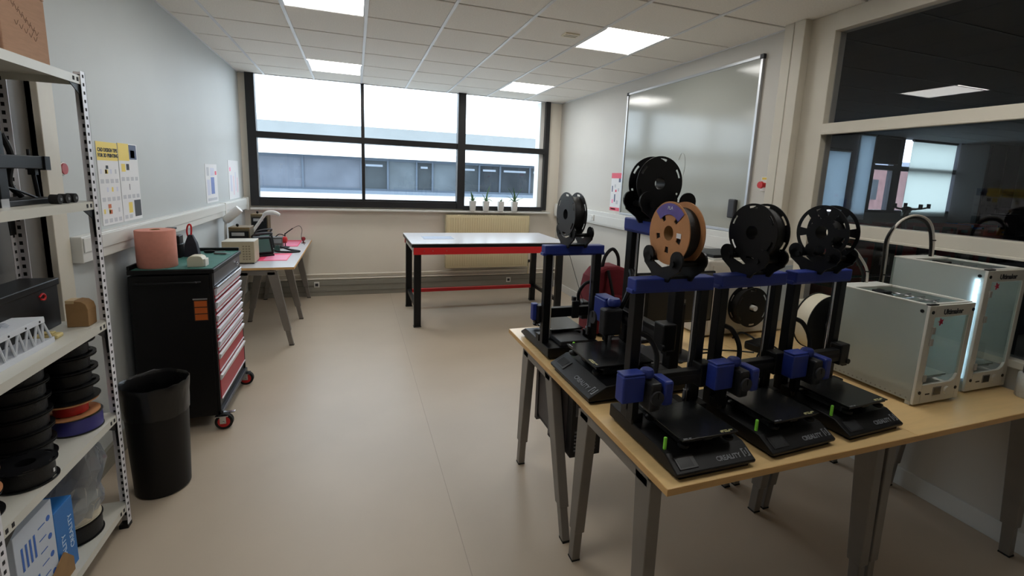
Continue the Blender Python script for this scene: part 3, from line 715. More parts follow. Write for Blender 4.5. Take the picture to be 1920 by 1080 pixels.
d2 = desk('front right beech desk carrying the white enclosed printers', GAPX+.003, 3.13, 1.10, 1.918, BEECH, BEECHE)
trestle(d2, 'y', 1.24, 1.70, 2.155, ZD-.027, 1.21, 1.77)
trestle(d2, 'y', 1.18, 1.66, 3.085, ZD-.027, 1.14, 1.71)
d3 = desk('rear left beech desk carrying the printer that faces the aisle', .925, GAPX, 1.921, 2.735, BEECH, BEECHE)
trestle(d3, 'y', 2.12, 2.46, .965, ZD-.027, 1.86, 2.53)
trestle(d3, 'y', 2.10, 2.5, 2.08, ZD-.027, 1.98, 2.62)
d4 = desk('rear right beech desk under the big white machine by the wall', GAPX+.003, 3.04, 1.921, 2.735, BEECH, BEECHE)
trestle(d4, 'y', 2.10, 2.5, 2.155, ZD-.027, 1.98, 2.62)
trestle(d4, 'y', 2.10, 2.5, 2.98, ZD-.027, 1.98, 2.62)
MB().box(1.6, 1.66, 1.75, 1.90, .45, ZD-.06).build('cable_tray', DGREY, d1, .003)

d5 = thing('trestle_desk', 'long white-topped desk along the left wall below the window', 'desk')
MB().box(-1.39, -.59, 5.03, 7.06, ZD-.024, ZD).build('desk_top', WTOP, d5, .0015)
MB().box(-1.39, -.59, 5.027, 5.03, ZD-.023, ZD-.001).box(-.59, -.587, 5.03, 7.06, ZD-.023, ZD-.001).build('edge_band', BEECHE, d5)
for p in (5.0+.06, 5.98, 7.0): trestle(d5, 'x', -1.04, -.79, p, ZD-.025, -1.19, -.64, .045)

# ---- workbench
t = thing('workbench', 'heavy workbench with white top, black legs and red rails below the window', 'workbench')
BX0, BX1, BY0, BY1, BZ = .60, 2.56, 5.34, 6.38, 1.0
MB().box(BX0, BX1, BY0, BY1, BZ-.008, BZ).build('bench_top', WTOP, t)
MB().box(BX0, BX1, BY0, BY1, BZ-.045, BZ-.0085).build('top_core', BLACKM, t, .003)
for x in (BX0+.03, BX1-.13):
    for y in (BY0+.02, BY1-.1):
        MB().box(x, x+.08, y, y+.06, 0.012, BZ-.045).box(x-.005, x+.085, y-.005, y+.065, 0, .012).build('leg', BLACKM, t, .004)
MB().box(BX0+.02, BX1-.02, BY0+.0, BY0+.02, BZ-.13, BZ-.047).build('front_rail', RED, t, .004)
MB().box(BX0+.02, BX1-.02, BY1-.03, BY1-.01, BZ-.13, BZ-.047).build('rear_rail', RED, t, .004)
MB().box(BX0+.11, BX1-.13, BY1-.12, BY1-.07, .20, .245).build('lower_rail', RED, t, .004)
for x in (BX0+.05, BX1-.09):
    MB().box(x, x+.04, BY0+.08, BY1-.1, .20, .25).build('side_brace', BLACKM, t, .003)
    MB().box(x-.02, x+.0, BY0+.02, BY1-.02, BZ-.12, BZ-.047).build('side_rail', ALU if x < 1 else DGREY, t, .003)
MB().cyl((.74, BY0-.002, .915), (.74, BY0, .915), .005).cyl((.84, BY0-.002, .915), (.84, BY0, .915), .005).cyl((1.0, BY0-.002, .915), (1.0, BY0, .915), .005).build('bolt_head', STEEL, t)
t = thing('paper_sheet', 'pale blue sheet of paper lying on the left of the workbench', 'paper', (.98, 5.86, BZ))
MB().box(-.19, .19, -.13, .13, 0, .0015).build('sheet', mat('paper_blue', (150, 160, 180), .6), t)
MB().box(-.17, .17, -.11, .11, .0015, .0018).build('printed_area', mat('paper_blue_b', (160, 170, 190), .6), t)

# ---- radiator
t = thing('radiator', 'cream ribbed panel radiator below the right part of the window', 'radiator')
MB().box(1.30, 2.63, D-.075, D-.055, .375, 1.195).box(1.30, 2.63, D-.13, D-.115, .375, 1.195).build('panel', RAD, t, .006)
q = MB(); k = 0
x = 1.325
while x < 2.6:
    q.box(x, x+.022, D-.1365, D-.129, .41, 1.16); x += .0375
q.build('rib', RAD, t, .003)
q = MB()
x = 1.31
while x < 2.61:
    q.box(x, x+.028, D-.128, D-.06, 1.192, 1.203); x += .036
q.box(1.29, 1.30, D-.13, D-.055, .385, 1.195).box(2.63, 2.64, D-.13, D-.055, .385, 1.195)
q.build('top_grille', mat('radiator_grille', (200, 188, 152), .45), t)
MB().cyl((2.66, D-.09, .44), (2.60, D-.09, .44), .016).cyl((2.67, D-.09, .44), (2.67, D-.09, .48), .02).build('valve', BLACK, t, smooth=True)
MB().cyl((2.67, D-.09, .44), (2.67, D-.06, .24), .01).build('pipe', RAD, t, smooth=True)
MB().box(1.40, 1.43, D-.115, D, .5, 1.1).box(2.45, 2.48, D-.115, D, .5, 1.1).build('wall_bracket', RAD, t)

# ---- plants on the sill
def plant(x, label, leaves, seed):
    t = thing('potted_plant', label, 'plant', (x, 7.045-.045, 1.262))
    s_ = .046
    MB().loft([[(-s_*.8, -s_*.8, 0), (s_*.8, -s_*.8, 0), (s_*.8, s_*.8, 0), (-s_*.8, s_*.8, 0)], [(-s_*1.05, -s_*1.05, .155), (s_*1.05, -s_*1.05, .155), (s_*1.05, s_*1.05, .155), (-s_*1.05, s_*1.05, .155)]]).build('pot', mat('pot_white', (206, 204, 198), .5), t, .006)
    MB().box(-s_*.85, s_*.85, -s_*.85, s_*.85, .148, .157).build('soil', mat('soil', (60, 48, 38), .95), t)
    r_ = random.Random(seed)
    for (dx, dz, w, bend) in leaves:
        dy = r_.uniform(-.03, .03)
        MB().tube([(0, 0, .15), (dx*.4, dy, .15+dz*.55), (dx, dy*2, .15+dz-bend)], lambda u, w=w: 1.7*w*(1-u*.92)+.0012, 5, smooth=4).build('leaf', LEAF, t, smooth=True)
plant(1.70, 'dark green stubby plant in a white pot, first from the window mullion', [(-.045, .15, .012, 0), (-.02, .12, .014, 0), (.05, .06, .008, 0), (-.08, .05, .005, .0), (.07, .05, .005, .03), (.0, .1, .01, 0)], 1)
plant(1.91, 'plant with one long upright leaf in a white pot, second from the window mullion', [(.07, .24, .010, 0), (-.05, .11, .006, 0), (-.09, .06, .005, .03), (.12, .06, .006, .08), (.10, .10, .003, .0), (.02, .07, .008, 0)], 2)
plant(2.15, 'smallest plant barely showing above its white pot, third from the mullion', [(.01, .06, .007, 0), (-.03, .045, .004, 0), (.04, .04, .004, 0)], 3)
plant(2.375, 'spiky spreading plant in a white pot, fourth from the window mullion', [(-.04, .23, .008, 0), (-.13, .22, .004, 0), (.12, .22, .005, 0), (-.02, .18, .010, 0), (-.17, .10, .004, 0), (.14, .07, .005, .0), (-.12, .06, .006, .11), (.03, .12, .008, 0), (.05, .10, .008, 0), (.11, .05, .004, .02)], 4)

# ================================================================== 3D PRINTERS
def make_printer():
    t = thing('desktop_printer', '', '3D printer')
    w = .165
    base = MB().prism([(-.215, .014), (-.218, .026), (-.150, .062), (-.10, .066), (.215, .066), (.215, .014)], 'x', -w, w).build('base', BLACK, t, .004)
    MB().prism([(-.205, .0), (-.205, .014), (.205, .014), (.205, 0)], 'x', -w+.02, w-.02).build('underside', BLACKM, base)
    q = MB()
    for x in (-w+.03, w-.03):
        for y in (-.19, .19): q.cyl((x, y, 0), (x, y, .014), .014)
    q.build('rubber_foot', RUBBER, base)
    MB().box(-.085, .085, -.12, .20, .066, .092).build('centre_housing', mat('housing_grey', (52, 52, 54), .45), t, .004)
    q = MB()
    for y in (-.04, .02, .10): q.cyl((-.0865, y, .08), (-.084, y, .08), .003)
    q.cyl((-.0865, .13, .075), (-.084, .13, .075), .003).build('screw', BLACK, t)
    # sloped front face: from (y -.218, z .026) to (y -.150, z .062)
    O = Vector((0, -.218, .026)); V = Vector((0, .068, .036)); L = V.length; V.normalize(); n = Vector((1, 0, 0)).cross(V)
    M_ = Matrix((Vector((1, 0, 0)), V, n)).transposed().to_4x4(); M_.translation = O
    MB().box(-.145, -.07, .014, .060, 0, .003, None, M_).build('display_frame', mat('display_frame', (34, 34, 38), .3), t, .001)
    MB().box(-.138, -.085, .020, .054, .003, .0036, None, M_).build('display', SCREEN, t)
    text('lettering', 'CREALITY', .0235, O+Vector((.012, 0, 0))+V*.020+n*.0008, (1, 0, 0), V, LETTER, t, bold=.0006)
    # bracket-like round emblem after the lettering
    q = MB()
    for a, b_ in ((.128, .133), (.150, .155)):
        q.box(a, b_, .018, .048, .0005, .0012, None, M_)
    q.box(.133, .139, .044, .048, .0005, .0012, None, M_).box(.144, .150, .018, .022, .0005, .0012, None, M_).box(.139, .143, .026, .040, .0005, .0012, None, M_)
    q.build('emblem', LETTER, t)
    # gantry posts and top bar
    for x in (-.148, .148):
        MB().box(x-.020, x+.020, .092, .132, .066, .565).build('post', BLACKM, t, .003)
    MB().box(-.178, .178, .082, .140, .563, .612).build('top_bar', BLUE, t, .005)
    MB().box(-.186, .186, .09, .132, .556, .572).build('top_bar_lip', BLUE, t, .003)
    for x in (-.118, .118):
        MB().cyl((x, .112, .10), (x, .112, .556), .0045, n=8).build('lead_screw', STEEL, t, smooth=True)
    for x in (-.148, .148):
        mt_ = MB().box(x-.025, x+.025, .045, .09, .066, .105).build('stepper_motor', BLACK, t, .003)
        MB().cyl((x*.8, .112, .092), (x*.8, .112, .14), .011, n=12).build('coupler', STEEL, mt_, smooth=True)
    # moving beam
    bm = MB().box(-.185, .165, .050, .085, .195, .250).build('gantry_beam', BLACKM, t, .003)
    MB().box(-.18, .16, .0485, .0505, .214, .232).build('beam_groove', HOLE, bm)
    MB().box(.125, .185, .045, .10, .175, .272).build('beam_end_carriage', BLACK, t, .006)
    MB().box(.165, .195, .055, .085, .165, .18).cyl((.18, .05, .19), (.18, .04, .19), .012).build('belt_tensioner', BLACK, t)
    # blue print head parked at the left
    hd = MB().box(-.262, -.172, -.018, .034, .185, .285).build('motor_housing', BLUE, t, .006)
    MB().box(-.260, -.174, -.015, .036, .285, .292).build('housing_lid', BLUE, hd, .003)
    MB().box(-.165, -.118, -.045, .035, .155, .262).build('head_body', mat('head_black', (22, 22, 26), .5, noise=.3, nscale=60), t, .008)
    fan = MB().cyl((-.141, -.047, .21), (-.141, -.055, .21), .026, n=20).build('fan', DGREY, t, smooth=True)
    q = MB()
    for k in range(6):
        a = k*PI/3; q.box(-.141+.003*0, -.139, -.057, -.055, .21, .232, Matrix.Translation((0, 0, 0)))
    q.build('fan_vane', BLACK, fan)
    MB().box(-.112, -.072, -.05, .03, .175, .268).build('cooling_duct', BLUE, t, .009)
    MB().lathe([(.022, 0), (.026, .006), (.026, .022), (.020, .03)], (-.150, .01, .268), n=16).build('extruder_knob', BLUED, t, smooth=True)
    MB().box(-.205, -.180, .0, .03, .110, .186).cyl((-.192, .015, .110), (-.192, .015, .085), .010, .004).build('hot_end', BLACKM, t)
    MB().cyl((-.185, .02, .105), (-.185, .02, .150), .010, n=12).build('silver_coupler', STEEL, t, smooth=True)
    # bed
    bed = MB().box(-.118, .118, -.172, .064, .112, .116).build('print_bed', BLACKS, t, .001)
    MB().box(-.112, .112, -.166, .058, .104, .112).build('heater_plate', BLACKM, bed)
    MB().box(-.11, .11, -.11, -.07, .094, .104).box(-.02, .02, -.16, .05, .092, .104).build('bed_carriage', BLACKM, t, .003)
    for x in (-.095, .095):
        for y in (-.15, .04): MB().lathe([(.015, .078), (.019, .082), (.019, .090), (.006, .094)], (x, y, 0), n=14).build('levelling_knob', BLACK, t, smooth=True)
    q = MB()
    q.box(.050, .062, -.165, -.157, .116, .1166).box(.066, .088, -.166, -.160, .116, .1166).box(.055, .082, -.157, -.153, .116, .1166).box(.088, .104, -.160, -.154, .116, .1166)
    q.build('bed_print_mark', GOLD, bed)
    MB().box(-.110, -.092, -.168, -.163, .116, .1164).box(-.088, -.078, -.168, -.164, .116, .1164).build('bed_caution_mark', LETTER, bed)
    # cable loop, front clip
    MB().tube([(-.13, .10, .50-.10), (-.095, .085, .38), (-.075, .06, .32), (-.095, .04, .25), (-.13, .03, .235)], .010, 8).build('ribbon_cable', BLACK, t, smooth=True)
    cl_ = MB().box(-.156, -.144, -.130, -.120, .058, .108).build('lime_clip', LIME, t, .0045)
    cl_['label'] = 'lime green clip'
    # spool holder on the top bar
    z = .612
    for s_ in (-1, 1):
        q = MB()
        xa, xb = s_*.052-.004, s_*.052+.004
        q.prism([(-.115, .075), (-.105, .040), (-.060, .010), (-.045, -.012), (.045, -.012), (.060, .010), (.105, .040), (.115, .070), (.085, .088), (.050, .052), (0, .036), (-.050, .052), (-.085, .088)], 'x', xa, xb)
        for yy in (-.085, .085):
            q.cyl((xa, yy, .075), (xb, yy, .075), .034, n=20)
        hp = q.build('spool_holder_side', BLACKM, t)
        hp.location = (0, .112, z); 
    q = MB()
    for yy in (-.07, .07): q.cyl((-.062, yy, .062), (.062, yy, .062), .011, n=12)
    q.box(-.05, .05, -.03, .03, -.004, .006)
    rl = q.build('spool_roller', BLACKM, t, smooth=True); rl.location = (0, .112, z)
    return t
proto = make_printer()
spots = [
 ((1.137, 1.335, ZD), .0, 1.0, 'black 3D printer at the front left desk corner, under the cardboard spool'),
 ((1.545, 1.352, ZD), .045, 1.0, 'black 3D printer with blue top bar in the middle of the front row of three'),
 ((1.945, 1.362, ZD), .045, 1.0, 'black 3D printer at the right of the front row beside the white enclosed printer'),
 ((1.127, 2.395, ZD), PI, 1.0, 'black 3D printer at the far desk end showing its back and red socket'),
 ((1.213, 1.872, ZD), -PI/2, 1.28, 'larger black 3D printer facing the aisle with an empty satin print bed'),
]
printers = [proto]
for k in range(1, 5): printers.append(copy_tree(proto))
for o, (p, rz, sc, lb) in zip(printers, spots):
    o.location = p; o.rotation_euler = (0, 0, rz); o.scale = (sc, sc, sc); o['label'] = lb
    o['group'] = 'black and blue 3D printers on the desks'
for c in printers[4].children:
    if c.name.split('.')[0] in ('motor_housing', 'head_body', 'cooling_duct', 'extruder_knob', 'hot_end', 'silver_coupler'): c.location.x = .06
for c in list(printers[4].children):
    if c.name.startswith('cooling_duct'): bpy.data.objects.remove(c)
far = printers[3]
for c in list(far.children):
    if c.name.split('.')[0] in ('motor_housing', 'cooling_duct', 'extruder_knob', 'lime_clip'):
        for g_ in list(c.children): bpy.data.objects.remove(g_)
        bpy.data.objects.remove(c)
MB().box(.172, .205, .03, .07, .18, .275).build('motor_housing', BLUE, far, .005)
MB().box(-.06, -.02, .088, .11, .19, .29).box(-.05, -.03, .06, .09, .28, .31).build('rear_head', BLACK, far, .005)
# the back-facing printer: red power socket and steel plate edge seen from behind
MB().box(-.145, -.085, .213, .2175, .020, .060).build('power_socket', RED, printers[3], .002)['label'] = 'red power socket'

# ---- filament spools
def flange(R, style, mt, x, th=.004):
    q = MB(); n = 48
    if style == 'slots':        # narrow rim slots
        rads = [.028, .035, R*.55, R*.83, R*.92, R]
        hole = lambda i, k: i == 3 and (k % 8) in (2, 3, 4)
    elif style == 'spokes':     # big windows
        rads = [.028, .035, R*.50, R*.60, R*.88, R]
        hole = lambda i, k: i in (2, 3) and (k % 8) in ((1, 2, 3, 4, 5) if i == 3 else (2, 3, 4))
    elif style == 'card':
        rads = [.028, .034, R*.44, R*.64, R*.82, R]
        n = 60
        hole = lambda i, k: i == 2 and (k % 12) in (8, 9, 10)
    else:
        rads = [.028, .035, R*.3, R]
        hole = lambda i, k: False
    q.disc((x, 0, 0), None, R, th, rads, hole, n)
    return q
def make_spool(label, style, fl_m, fil_m, R=.112, w=.066, rf=.80, loc=(0, 0, 0), group=None):
    t = thing('filament_spool', label, 'filament spool', loc, 0, group)
    flange(R, style, fl_m, -w/2).build('flange', fl_m, t)
    flange(R, style, fl_m, w/2).build('flange', fl_m, t)
    MB().lathe([(.028, -w/2), (.034, -w/2), (.034, w/2), (.028, w/2), (.028, -w/2)], axis='x', n=32, cap=False).build('hub', CARDD if style == 'card' else fl_m, t, smooth=True)
    if fil_m is not None:
        MB().lathe([(.0345, -w/2+.004), (R*rf, -w/2+.004), (R*rf*1.01, 0), (R*rf, w/2-.004), (.0345, w/2-.004)], axis='x', n=40, cap=False).build('filament_winding', fil_m, t, smooth=True)
    return t
SPZ = ZD+.612+.148
def on_printer(k, style, fl_m, fil_m, label, rf=.8, R=.118, dz=0, rot=0, dx=0):
    p, rz, sc, _ = spots[k]
    y = .112*sc; x = -.0
    wx = p[0]-math.sin(rz)*y+math.cos(rz)*dx; wy = p[1]+math.cos(rz)*y+math.sin(rz)*dx
    t = make_spool(label, style, fl_m, fil_m, R, .066, rf, (wx, wy, ZD+(.612+.166)*sc + (0 if sc == 1 else .0)+dz), 'filament spools standing on the printers')
    t.rotation_euler = (rot, 0, rz)
    return t
s1 = on_printer(0, 'card', CARDS, FILB, 'brown cardboard spool of black filament with a purple label', .82)
MB().prism([(.112*math.cos(a)*q_, .112*math.sin(a)*q_) for q_, rng in ((1.0, range(0, 11)), (.62, range(10, -1, -1))) for a in [PI/2-.82+1.64*i/10 for i in rng]], 'x', -.0372, -.0378).build('purple_label', PURPLE, s1)
q = MB().box(-.0374, -.0372, -.075, -.050, -.012, .006).build('barcode_label', PAPER, s1)
text('lettering', 'PLA', .018, (-.0384, .012, .088), (0, -1, 0), (0, 0, 1), PAPERB, s1)
on_printer(1, 'slots', BLACK, FILB, 'black slotted filament spool on the middle printer of the front row', .86, dx=.012)
on_printer(2, 'spokes', BLACK, FILB, 'black filament spool with big spoke windows on the right front printer', .45, dx=.012)
on_printer(3, 'slots', mat('spool_charcoal', (40, 40, 42), .4), FILB, 'charcoal slotted filament spool on the far printer in front of the workbench', .80, dx=.025)
s5 = on_printer(4, 'slots', BLACK, FILB, 'highest black filament spool, in front of the whiteboard', .70, .126, -.035, dx=-.04)

# filament strands run from spool to head
t = thing('filament_strand', 'thin filament strand hanging inside the frame of the far printer', 'filament')
MB().tube([(1.09, 2.283, ZD+.60), (1.17, 2.30, ZD+.40), (1.235, 2.33, ZD+.27)], .0016, 5).build('strand', DGREY, t)

# ================================================================== WHITE ENCLOSED PRINTERS
def enclosed(label, x0, x1, y0, y1, z0, z1, led, back_spool):
    t = thing('enclosed_printer', label, '3D printer')
    w, h = x1-x0, z1-z0
    P = .012
    zb = z0+.02
    # side panels, back, bottom
    sp = MB().box(x0, x0+P*.5, y0+.012, y1, zb, z1).build('side_panel', UMG, t, .002)
    MB().box(x1-P*.5, x1, y0+.012, y1, zb, z1).build('side_panel', UMG, t, .002)
    MB().box(x0, x1, y1-P, y1, zb, z1).build('back_panel', UMG, t, .002)
    MB().box(x0+P*.5, x1-P*.5, y0+.012, y1-P, zb, zb+.05).build('base_tray', UMW, t)
    # front frame with an opening
    fz0, fz1 = z0+.10, z1-.055
    f = MB().box(x0-.002, x0+.042, y0, y0+.012, zb-.01, z1).box(x1-.030, x1+.002, y0, y0+.012, zb-.01, z1).box(x0+.042, x1-.03, y0, y0+.012, fz1, z1)
    f.prism([(x0+.042, zb-.01), (x1-.03, zb-.01), (x1-.03, fz0+.035), (x1-.045, fz0+.012), (x1-.07, fz0), (x0+.042, fz0)], 'y', y0, y0+.012)
    f.build('front_frame', UMW, t, .002)
    MB().box(x0+.044, x1-.032, y0+.002, y0+.005, fz0+.036, fz1-.002).build('door_glass', glassmat('door_glass', (236, 242, 240)), t)
    for z in (fz1-.075, fz0+.02, (fz0+fz1)/2+.03): MB().box(x0+.030, x0+.05, y0-.007, y0, z, z+.032).build('door_hinge', mat('hinge_grey', (170, 166, 160), .4), t, .002)
    q = MB()
    for xx, zz in ((x0+.02, z1-.03), (x1-.012, z1-.03), (x0+.03, zb+.045), (x1-.03, zb+.045)): q.cyl((xx, y0-.003, zz), (xx, y0, zz), .008, n=12)
    q.cyl((x0-.002, y0+.03, z1-.03), (x0, y0+.03, z1-.03), .008, n=12)
    q.build('corner_cap', BLACK, t)
    # top rim
    MB().box(x0, x1, y0+.012, y0+.03, z1-.006, z1+.004).box(x0, x1, y1-.09, y1, z1-.006, z1+.004).box(x0, x0+.02, y0+.03, y1-.09, z1-.006, z1+.004).box(x1-.02, x1, y0+.03, y1-.09, z1-.006, z1+.004).build('top_rim', UMW, t, .002)
    MB().box(x0-.001, x0+.06, y0+.002, y0+.02, z1+.0, z1+.006).build('corner_trim', BLACK, t, .002)
    q = MB()
    for k in range(4):
        yy = y0+.07+.062*k
        q.cyl((x0+.02, yy, z1-.02), (x1-.02, yy, z1-.02), .004, n=8)
    for xx in (x0+.035, x1-.035): q.cyl((xx, y0+.03, z1-.03), (xx, y1-.09, z1-.03), .004, n=8)
    q.build('guide_rod', STEEL, t, smooth=True)
    hx, hy = (x0+x1)/2-.06, y1-.17
    MB().box(hx-.03, hx+.03, hy-.03, hy+.03, z1-.07, z1+.004).box(hx-.04, hx+.02, hy-.045, hy-.03, z1-.06, z1-.01).build('print_head', BLACK, t, .004)
    # build plate and knobs
    MB().box(x0+.05, x1-.04, y0+.04, y1-.09, fz0+.012, fz0+.020).build('build_plate', mat('plate_glass', (150, 160, 158), .15), t)
    MB().box(x0+.06, x1-.05, y0+.05, y1-.10, fz0-.0, fz0+.008).build('plate_carrier', ALU, t)
    # control row
    MB().box(x0+.5*w-.035+.0, x0+.5*w+.022, y0-.002, y0, zb+.022, zb+.062).build('display_frame', mat('umd', (120, 116, 112), .4), t)
    MB().box(x0+.5*w-.030, x0+.5*w+.017, y0-.003, y0-.002, zb+.026, zb+.058).build('display', SCREEN, t)
    MB().cyl((x0+.5*w+.06, y0-.008, zb+.04), (x0+.5*w+.06, y0, zb+.04), .018, n=20).build('control_knob', UMW, t, smooth=True)
    MB().box(x0+.5*w-.085, x0+.5*w-.055, y0-.001, y0, zb+.03, zb+.036).build('card_slot', BLACK, t)
    text('lettering', 'Ultimaker', .034, (x0+w*.30, y0-.0008, z1-.043), (1, 0, 0), (0, 0, 1), INK, t, bold=.001)
    star = []
    for k in range(10):
        r = .018 if k % 2 == 0 else .007; a = PI/2+k*PI/5+.3
        star.append((x0+.088+r*math.cos(a), fz1-.022+r*math.sin(a)))
    MB().prism(star, 'y', y0-.0015, y0+.002).build('red_star', mat('star_red', (180, 30, 56), .5), t)
    q = MB()
    for xx in (x0+.01, x1-.03):
        for yy in (y0+.02, y1-.04): q.box(xx, xx+.02, yy, yy+.02, z0, zb)
    q.build('foot', UMW, t)
    q = MB()
    for k in range(18):
        yy = y0+.03+(y1-y0-.06)*k/17
        q.box(x0-.0012, x0, yy, yy+.006, zb+.01, zb+.016)
    q.build('rivet_row', mat('rivet', (150, 148, 142), .5), t)
    if led:
        q = MB()
        n = 26
        for k in range(n):
            zz = zb+.055+(z1-.04-zb-.055)*k/n
            q.box(x0+.0075, x0+.0095, y0+.03, y0+.042, zz, zz+.009)
        q.build('led_strip', LEDS, t)
        MB().box(x0+.0095, x0+.0105, y0+.028, y0+.044, zb+.05, z1-.03).build('led_tape', WHITE, t)
    return t
e1 = enclosed('white enclosed 3D printer in front, with a plain frosted side, lights off', 2.385, 2.700, 1.275, 1.715, ZD, 1.295, False, True)
e2 = enclosed('taller white enclosed 3D printer behind at the wall with a glowing light strip', 2.815, 3.135, 1.305, 1.72, ZD, 1.435, True, True)

def loop(label, pts, off=(.0, .012, 0)):
    t = thing('tube_loop', label, 'cable')
    MB().tube(pts, .0062, 8).build('white_tube', mat('ptfe', (208, 200, 190), .4), t, smooth=True)
    P2 = [(p[0]-.012, p[1]+off[1], p[2]-.014 if 0 < i < len(pts)-1 else p[2]) for i, p in enumerate(pts)]
    MB().tube(P2, .0075, 8).build('black_cable', BLACK, t, smooth=True)
    q = MB()
    for i in (1, len(pts)-2):
        p = Vector(pts[i]); q.cyl(p+Vector((0, 0, -.003)), p+Vector((0, 0, .003)), .011, n=10)
    q.build('cable_tie', BLACK, t)
loop('black and pale tube loop rising behind the front white enclosed printer', [(2.60, 1.70, 1.29), (2.59, 1.70, 1.36), (2.53, 1.70, 1.43), (2.44, 1.70, 1.49), (2.34, 1.74, 1.50)])
loop('tall black and pale tube loop rising above the taller white enclosed printer', [(3.05, 1.67, 1.435), (3.035, 1.67, 1.53), (3.0, 1.67, 1.61), (2.93, 1.67, 1.655), (2.83, 1.67, 1.665), (2.73, 1.67, 1.63), (2.685, 1.68, 1.55), (2.72, 1.70, 1.44), (2.78, 1.735, 1.33), (2.80, 1.75, 1.26)], (0, .004, 0))
def spool_y(label, x, y, z, R, w, fm, wm, both=True, rf=.92):
    t = make_spool(label, 'slots' if both else 'plain', fm, None, R, w, rf, (x, y, z))
    t.rotation_euler = (0, 0, PI/2)
    MB().lathe([(.0345, -w/2+.004), (R*rf, -w/2+.004), (R*rf, w/2-.004), (.0345, w/2-.004)], axis='x', n=44, cap=False).build('filament_winding', wm, t, smooth=True)
    return t
spool_y('large spool of white filament with black side behind the front white printer', 2.44, 1.80, 1.055, .160, .085, BLACK, FILW, False, .97)
t = thing('spool_support', 'short grey bar carrying the large white filament spool', 'bracket')
MB().cyl((2.44, 1.715, 1.055), (2.44, 1.86, 1.055), .020).box(2.41, 2.47, 1.7155, 1.722, 1.02, 1.09).build('bar', MGREY, t)

# ---- rear desk
t = thing('computer_monitor', 'dark computer monitor seen from behind between the printer frames', 'monitor', (1.70, 2.12, ZD))
MB().box(-.27, .27, -.0, .022, .175, .475).build('bezel', BLACK, t, .006)
MB().loft([[(-.262, 0, .185), (.262, 0, .185), (.262, 0, .47), (-.262, 0, .47)], [(-.20, -.035, .20), (.20, -.035, .20), (.20, -.035, .44), (-.20, -.035, .44)]]).build('rear_shell', MONB, t, .006)
MB().box(-.262, .262, .022, .024, .19, .465).build('screen_panel', SCREEN, t)
MB().box(-.045, .045, -.037, -.035, .305, .325).build('emblem_plate', mat('emblem_grey', (96, 94, 90), .4), t)
MB().loft([[(-.04, -.05, .30), (.04, -.05, .30), (.04, -.033, .30), (-.04, -.033, .30)], [(-.035, -.06, .015), (.035, -.06, .015), (.035, -.03, .015), (-.035, -.03, .015)]]).build('stand_neck', BLACK, t, .004)
MB().lathe([(.11, 0), (.112, .006), (.10, .014), (.02, .016)], (0, -.03, 0), n=32).build('stand_base', BLACK, t, smooth=True)
t = thing('large_white_machine', 'big off-white desktop machine against the wall behind the front printers', 'machine')
MB().box(2.07, 2.77, 2.29, 2.71, ZD+.012, 1.32).build('housing', mat('machine_white', (206, 200, 188), .45), t, .012)
MB().box(2.50, 2.76, 2.284, 2.29, .90, 1.28).build('side_cover', mat('machine_cover', (178, 186, 190), .4), t, .003)
MB().box(2.10, 2.46, 2.285, 2.29, .86, 1.29).build('front_cover', mat('machine_front', (212, 204, 190), .45), t, .004)
MB().box(2.16, 2.44, 2.36, 2.62, 1.32, 1.345).box(2.44, 2.52, 2.33, 2.40, 1.32, 1.355).build('black_tray', BLACKM, t, .004)
MB().box(2.12, 2.72, 2.31, 2.68, 1.318, 1.326).build('top_cover', mat('machine_top', (180, 178, 170), .35), t, .003)
q = MB()
for x in (2.1, 2.7):
    for y in (2.32, 2.66): q.cyl((x, y, ZD), (x, y, ZD+.014), .018)
q.build('foot', RUBBER, t)
sp = spool_y('black filament spool mounted on the front of the big white machine', 2.35, 2.225, 1.035, .128, .07, BLACK, FILB, True, .8)
MB().cyl((2.35, 2.285, 1.035), (2.35, 2.165, 1.035), .017).build('spool_axle', WHITE, t, smooth=True)
t = thing('power_brick', 'black power adapter lying on the rear desk between the printer frames', 'power adapter', (2.29, 2.05, ZD), .2)
MB().box(-.08, .08, -.05, .05, 0, .05).build('case', BLACK, t, .012)
MB().tube([(.05, .05, .03), (.04, .10, .05), (.0, .13, .06), (-.03, .16, .02)], .006, 6).build('power_lead', BLACK, t, smooth=True)
t = thing('computer_mouse', 'black computer mouse on the desk behind the printer facing the aisle', 'mouse', (1.475, 2.46, ZD), .7)
MB().lathe([(.003, .0), (.030, .004), (.034, .015), (.026, .030), (.010, .038), (.002, .039)], n=20).build('mouse_shell', BLACK, t, smooth=True).scale = (.95, 1.6, 1)
MB().cyl((-.004, .03, .034), (.004, .03, .034), .007).build('scroll_wheel', MGREY, t)
t = thing('keyboard', 'black keyboard lying on the rear desk beside the monitor stand', 'keyboard', (1.70, 2.36, ZD), .05)
MB().box(-.21, .21, -.065, .065, 0, .016).build('keyboard_case', BLACK, t, .003)
q = MB()
for r in range(5):
    for c in range(14): q.box(-.2+.0286*c, -.2+.0286*c+.024, -.058+.0235*r, -.058+.0235*r+.020, .016, .021)
q.build('keys', DGREY, t)
